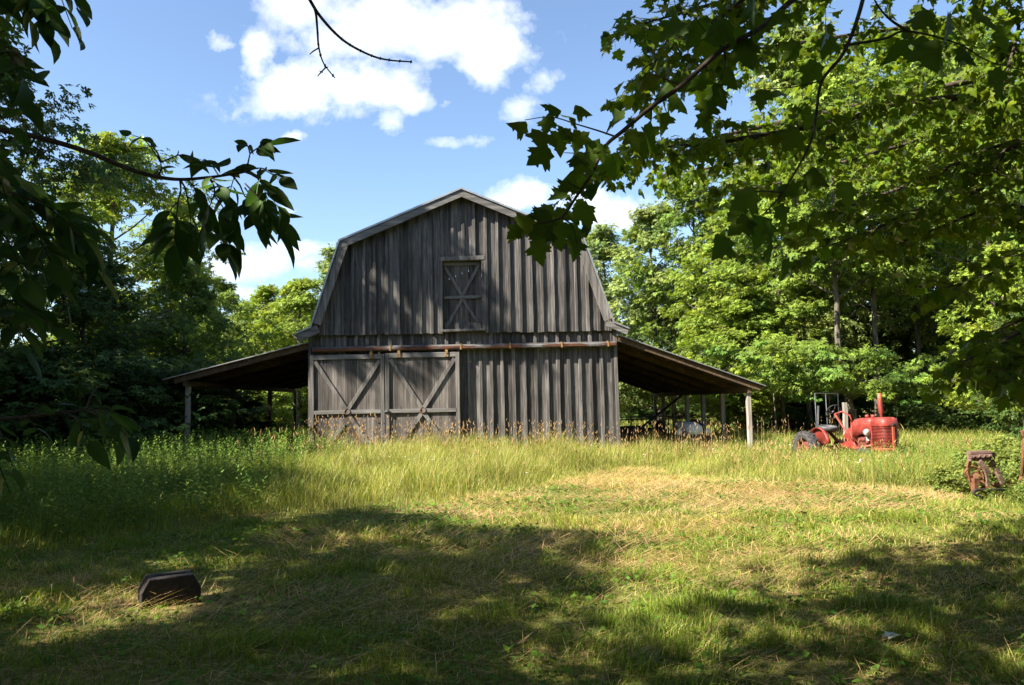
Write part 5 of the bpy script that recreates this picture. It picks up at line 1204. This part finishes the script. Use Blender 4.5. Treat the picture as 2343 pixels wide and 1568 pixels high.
def maple_tree():
    rng = np.random.default_rng(17)
    t = empty('maple_tree', (7.4, 4.6, 0), 0, 'maple tree outside the right edge, its lobed leaves filling the upper right', 'tree')
    mb = MB(); mb.tube([(7.4, 4.6, -.3), (7.38, 4.6, .7), (7.3, 4.62, 2.6), (7.2, 4.6, 5.2), (7.3, 4.5, 9)], [.36, .25, .21, .17, .07], 14); part('trunk', mb, M['bark'], t, True)
    near = Foliage(); mid = Foliage()
    def put(F_, w, node, d, sz, droop=.55):
        """petiole and leaf at a node"""
        pd = nrm(d+np.array([0, 0, -.25])+rng.normal(0, .3, 3)); pl = sz*rng.uniform(.35, .75); q = node+pd*pl
        w.tube([node, q], [.0012, .0009], 3, cap=False)
        dd = nrm(pd*.7+np.array([0, 0, -droop])+rng.normal(0, .28, 3)); up = nrm(np.array([rng.normal(0, .45), rng.normal(0, .45)-.15, 1.0])+pd*.4)
        F_.add(q, dd, up, sz)
    def limb(pts, r0, r1, twig=(.25, .55), step=.12, sz=(.09, .125), F_=mid, t0=.0, lv=.075, droop=.5, flat=.35, skip=0.0, cut=None):
        w = MB(); sp = smooth(np.array(pts)); w.tube(sp, np.linspace(r0, r1, len(sp)), 7)
        rp, rt = resample(sp, step); k = 0
        for p_, u_ in zip(rp, rt):
            if u_ < t0: continue
            k += 1
            if rng.uniform() < skip: continue
            i = min(int(u_*(len(sp)-1)), len(sp)-2); d = nrm(sp[i+1]-sp[i]); side = nrm(np.cross(d, [0, 0, 1.0]))*(1 if k % 2 else -1)
            L_ = rng.uniform(*twig)*(1.1-.5*u_); td = nrm(d*.65+side*.9+np.array([0, 0, rng.normal(-.12, flat)])); e = p_+td*L_; m_ = (p_+e)/2+np.array([0, 0, .06*L_])+rng.normal(0, .02, 3)
            if cut is not None and cut(e): continue
            w.tube([p_, m_, e], [max(.0025, r1*.9), .0022, .0013], 4)
            n = max(2, int(L_/lv))
            for j in range(1, n+1):
                f = j/n; q = p_*(1-f)**2+2*f*(1-f)*m_+f*f*e if False else (p_+(m_-p_)*2*f if f < .5 else m_+(e-m_)*(2*f-1))
                sd = nrm(np.cross(td, [0, 0, 1.0]))
                for s_ in (-1, 1):
                    if rng.uniform() < .85: put(F_, w, q, nrm(td*.5+sd*s_*.9), rng.uniform(*sz), droop)
            put(F_, w, e, td, rng.uniform(*sz), droop)
        put(F_, w, sp[-1], nrm(sp[-1]-sp[-2]), sz[1], droop)
        part('branch', w, M['twig'], t, True)
    T0 = np.array([7.2, 4.6, 5.0])
    # the long thin branch reaching over the barn roof
    base = P3(2000, -150, 2.9)
    w = MB()
    m1 = np.vstack([[T0], [(4.6, 3.4, 5.0)], [base], poly([(1830, -15, 2.7), (1745, 60, 2.6), (1655, 112, 2.55), (1560, 195, 2.5), (1490, 245), (1425, 300, 2.45), (1385, 335), (1352, 400, 2.4), (1315, 455), (1285, 497), (1235, 512)])])
    sp = smooth(m1); w.tube(sp, np.concatenate([np.linspace(.05, .0105, 18), np.linspace(.0105, .0028, len(sp)-18)]), 8)
    def tw(pts, D, r=.0035, leaves=(), s=.115):
        P_ = smooth(poly([(*pts[0], D)]+list(pts[1:]))); w.tube(P_, np.linspace(r, .0013, len(P_)), 5); return P_
    def lf(px, py, D, sz, fx, fy, up=None):
        """a leaf by its stalk end, pointing roughly along (fx, fy) in the picture's plane"""
        p_ = P3(px, py, D); d = nrm(np.array([fx, rng.normal(0, .35), -fy])); n_ = nrm(np.array([rng.normal(0, .4), -.9+rng.normal(0, .3), .6]))if up is None else nrm(np.array(up)); near.add(p_, d, n_, sz)
    tw([(1405, 312), (1370, 300), (1320, 285), (1260, 268), (1200, 275)], 2.45)
    tw([(1385, 335), (1340, 350), (1290, 350)], 2.45); tw([(1352, 400), (1330, 430), (1300, 420)], 2.4); tw([(1285, 497), (1310, 520), (1320, 560)], 2.4)
    tw([(1655, 112), (1658, 150), (1640, 200), (1615, 250)], 2.55); tw([(1560, 195), (1520, 180), (1480, 165)], 2.5); tw([(1655, 112), (1620, 80), (1590, 40)], 2.55); tw([(1490, 245), (1488, 280), (1470, 310)], 2.5)
    for a in ((1205, 278, .095, -1, .1, (.1, -.8, .75)), (1255, 268, .08, -.3, 1), (1240, 300, .12, -.2, 1), (1255, 335, .13, -.8, .6), (1300, 270, .085, .3, -.2), (1315, 240, .07, .9, .2), (1290, 292, .09, .1, 1), (1330, 300, .09, -.3, 1), (1345, 325, .10, .2, 1), (1325, 345, .09, -.5, .9), (1285, 255, .07, -.3, -.2),
              (1275, 300, .10, .2, 1), (1380, 330, .085, -.2, 1), (1400, 350, .10, .3, 1), (1350, 365, .09, -.7, .6), (1320, 385, .08, -1, .3), (1360, 420, .09, .4, 1), (1310, 420, .10, -.8, .7), (1300, 445, .09, -1, .5), (1325, 465, .085, .5, .8), (1345, 470, .09, .8, .8), (1265, 470, .08, -.9, .1), (1300, 490, .08, .6, .9),
              (1265, 500, .11, -.9, .5), (1225, 505, .12, -1, .45), (1240, 515, .12, -.2, 1), (1270, 515, .12, .2, 1), (1300, 510, .11, .3, 1), (1190, 520, .08, -.8, .8), (1310, 545, .09, .1, 1), (1230, 550, .09, 0, 1), (1285, 475, .08, -.3, .8), (1340, 500, .08, .6, .9), (1255, 490, .09, -.6, .2), (1318, 480, .07, .5, .2),
              (1440, 300, .09, .3, 1), (1470, 290, .10, .6, .9), (1430, 265, .09, -.9, .2), (1480, 305, .09, -.1, 1), (1510, 260, .11, .4, 1), (1545, 215, .10, .6, .8), (1530, 190, .085, -.7, .7), (1490, 165, .08, -.8, .7), (1575, 170, .10, -.6, .9), (1600, 170, .12, .2, 1), (1620, 230, .10, -.2, 1), (1610, 255, .11, .5, 1), (1640, 190, .12, .4, 1), (1665, 150, .11, .6, .8),
              (1590, 45, .12, -.3, 1), (1560, 50, .12, -.8, .8), (1625, 85, .13, .1, 1), (1690, 60, .12, .7, .8), (1700, 90, .12, .4, 1), (1740, 40, .12, -.2, 1), (1660, 40, .12, -.4, .9), (1720, -10, .13, .2, 1), (1540, 20, .11, -.7, .8), (1790, 20, .11, .3, 1)):
        lf(a[0], a[1], 2.45+rng.uniform(-.12, .12)+(.12 if a[0] > 1500 else 0), a[2]*rng.uniform(.72, 1.0), a[3], a[4], a[5] if len(a) > 5 else None)
    # second thin branch, hanging down the middle of the leaves
    m2 = smooth(np.vstack([[(4.6, 3.4, 5.0)], poly([(2030, -300, 3.0), (1990, -90, 2.9), (1968, 20, 2.8), (1930, 120), (1880, 185), (1868, 250), (1852, 330), (1790, 440), (1745, 492)])])); w.tube(m2, np.concatenate([np.linspace(.03, .009, 10), np.linspace(.009, .0025, len(m2)-10)]), 7)
    tw([(1880, 185), (1810, 200), (1735, 205)], 2.8); tw([(1930, 105), (2020, 90), (2075, 72), (2190, 100), (2260, 140), (2360, 165)], 2.8, .006); tw([(2075, 72), (2030, 40), (2000, 0), (1980, -60)], 2.8, .006); tw([(1790, 440), (1720, 440), (1690, 470)], 2.8)
    for a in ((1745, 495, .11, -.3, 1), (1715, 500, .12, -.9, .6), (1760, 505, .12, .3, 1), (1700, 470, .11, -.8, .8), (1780, 470, .09, .6, .9), (1860, 380, .12, .6, .8), (1790, 420, .11, -.2, 1), (1725, 435, .13, -.9, .7), (1800, 430, .12, .8, .6), (1745, 205, .10, -.4, 1), (1780, 205, .09, -.1, 1), (1935, 415, .11, .2, 1), (1830, 300, .10, -.7, .8),
              (1790, 595, .095, .3, 1), (1660, 540, .12, -.7, .8), (1770, 560, .10, -.2, 1), (1855, 260, .11, .6, .9), (1870, 140, .12, -.6, .9), (2080, 60, .12, .3, 1), (2060, 90, .13, -.2, 1), (2110, 80, .13, .5, 1), (2150, 90, .14, -.2, 1), (2200, 105, .12, .5, .8), (2170, 30, .13, .3, 1), (2230, 20, .13, .5, .9), (2120, 20, .12, -.6, .9), (2270, 160, .12, .4, 1), (1900, 80, .11, -.4, 1), (1830, 100, .10, -.6, .8), (2300, 60, .12, 0, 1), (1885, 60, .10, .4, 1)):
        lf(a[0], a[1], 2.8+rng.uniform(-.15, .15), a[2]*rng.uniform(.72, 1.0), a[3], a[4])
    part('branch', w, M['twig'], t, True)
    # leafy boughs farther out
    for pts, r0, kw in (
        ([(2500, 110, 7.2), (2200, 190, 7), (1950, 245, 6.8), (1700, 300, 6.6), (1500, 345, 6.4), (1400, 380, 6.3)], .045, {}),
        ([(2500, 205, 6.2), (2200, 225, 6.0), (2060, 242, 5.9), (1880, 285, 5.8), (1650, 325, 5.7), (1480, 345, 5.6), (1345, 395, 5.5)], .05, {}),
        ([(2500, 250, 7.5), (2250, 290, 7.4), (2000, 350, 7.2), (1780, 420, 7), (1620, 440, 6.9)], .04, {}),
        ([(2500, 330, 6.2), (2340, 330, 6.0), (2285, 365, 6), (2265, 420, 6), (2180, 455, 5.9), (2082, 486, 5.8), (1990, 530, 5.8), (1900, 560, 5.7)], .03, {}),
        ([(2500, 300, 6.6), (2300, 330, 6.5), (2100, 415, 6.3), (1950, 470, 6.2), (1830, 500, 6.1)], .035, {}),
        ([(2500, 20, 6.5), (2250, 40, 6.2), (1850, 95, 5.6), (1640, 130, 5.4), (1470, 170, 5.3)], .03, dict(t0=.5)),
        ([(2200, -140, 5.4), (1900, -60, 5.2), (1700, -10, 5.0), (1560, 30, 4.9), (1450, 60, 4.8)], .03, {}),
        ([(2100, -150, 4.8), (1800, -60, 4.6), (1620, 60, 4.5), (1520, 120, 4.4), (1470, 160, 4.4)], .02, {}),
        ([(2500, 150, 8.2), (2200, 250, 8), (1900, 330, 7.8), (1650, 380, 7.6), (1520, 400, 7.5)], .035, {}),
        ([(2500, 480, 6.6), (2300, 470, 6.4), (2150, 520, 6.3), (2050, 560, 6.2)], .025, {}),
        ([(2500, 560, 5.8), (2340, 600, 5.6), (2230, 640, 5.5), (2150, 660, 5.4)], .02, dict(skip=.2)),
        ([(2500, 720, 5.0), (2360, 750, 4.9), (2260, 800, 4.8), (2200, 830, 4.8)], .02, {}),
        ([(2500, 800, 4.6), (2390, 820, 4.6), (2320, 850, 4.6), (2270, 865, 4.6)], .015, {}),
        ([(2500, 690, 5.4), (2370, 720, 5.3), (2270, 760, 5.2)], .02, {}),
        ([(2350, -120, 5.2), (2330, 60, 5.1), (2310, 140, 5), (2290, 220, 5)], .02, dict(twig=(.15, .35)))):
        P_ = poly(pts); base = np.array([7.25, 4.6, float(np.clip(P_[0][2], 1.8, 6.5))])
        limb(np.vstack([[base], P_]), r0, .004, t0=kw.pop('t0', .22), **{**dict(twig=(.3, .75), step=.055, sz=(.052, .098), lv=.06), **kw})
    near.build('near_leaves', ML_V, ML_F, (.075, .125, .016), M['maple'], t, rng, .16, .10, curl_=.34)
    mid.build('foliage', ML_V, ML_F, (.115, .172, .012), M['maple'], t, rng, .20, .12, curl_=.34)
    # upper crown, unseen above the frame, spread overhead to block sky light
    w = MB(); cf = Foliage(); rs = np.random.default_rng(19)
    for k in range(105):
        a = rs.uniform(0, 6.28); r = 4.6*math.sqrt(rs.uniform(.02, 1)); e = np.array([5.6+r*math.cos(a), 2.8+r*math.sin(a), 9.0+rs.uniform(-1.2, 2.2)])
        b = np.array([7.25, 4.55, rs.uniform(5.5, 8.5)]); w.tube([b, (b+e)/2+np.array([0, 0, .3]), e], [.04, .025, .006], 5, cap=False)
        for j in range(60):
            o = rs.normal(0, 1, 3)*np.array([.6, .6, .3]); p_ = e+o; cf.add(p_, nrm(o*np.array([1, 1, .3])+rs.normal(0, .4, 3)+np.array([0, 0, -.35])), nrm(np.array([0, 0, 1])+rs.normal(0, .4, 3)), rs.uniform(.22, .32))
    cf.build('crown', SPRAY_V, SPRAY_F, (.11, .16, .03), M['leaf'], t, rs, wood=w)
maple_tree()
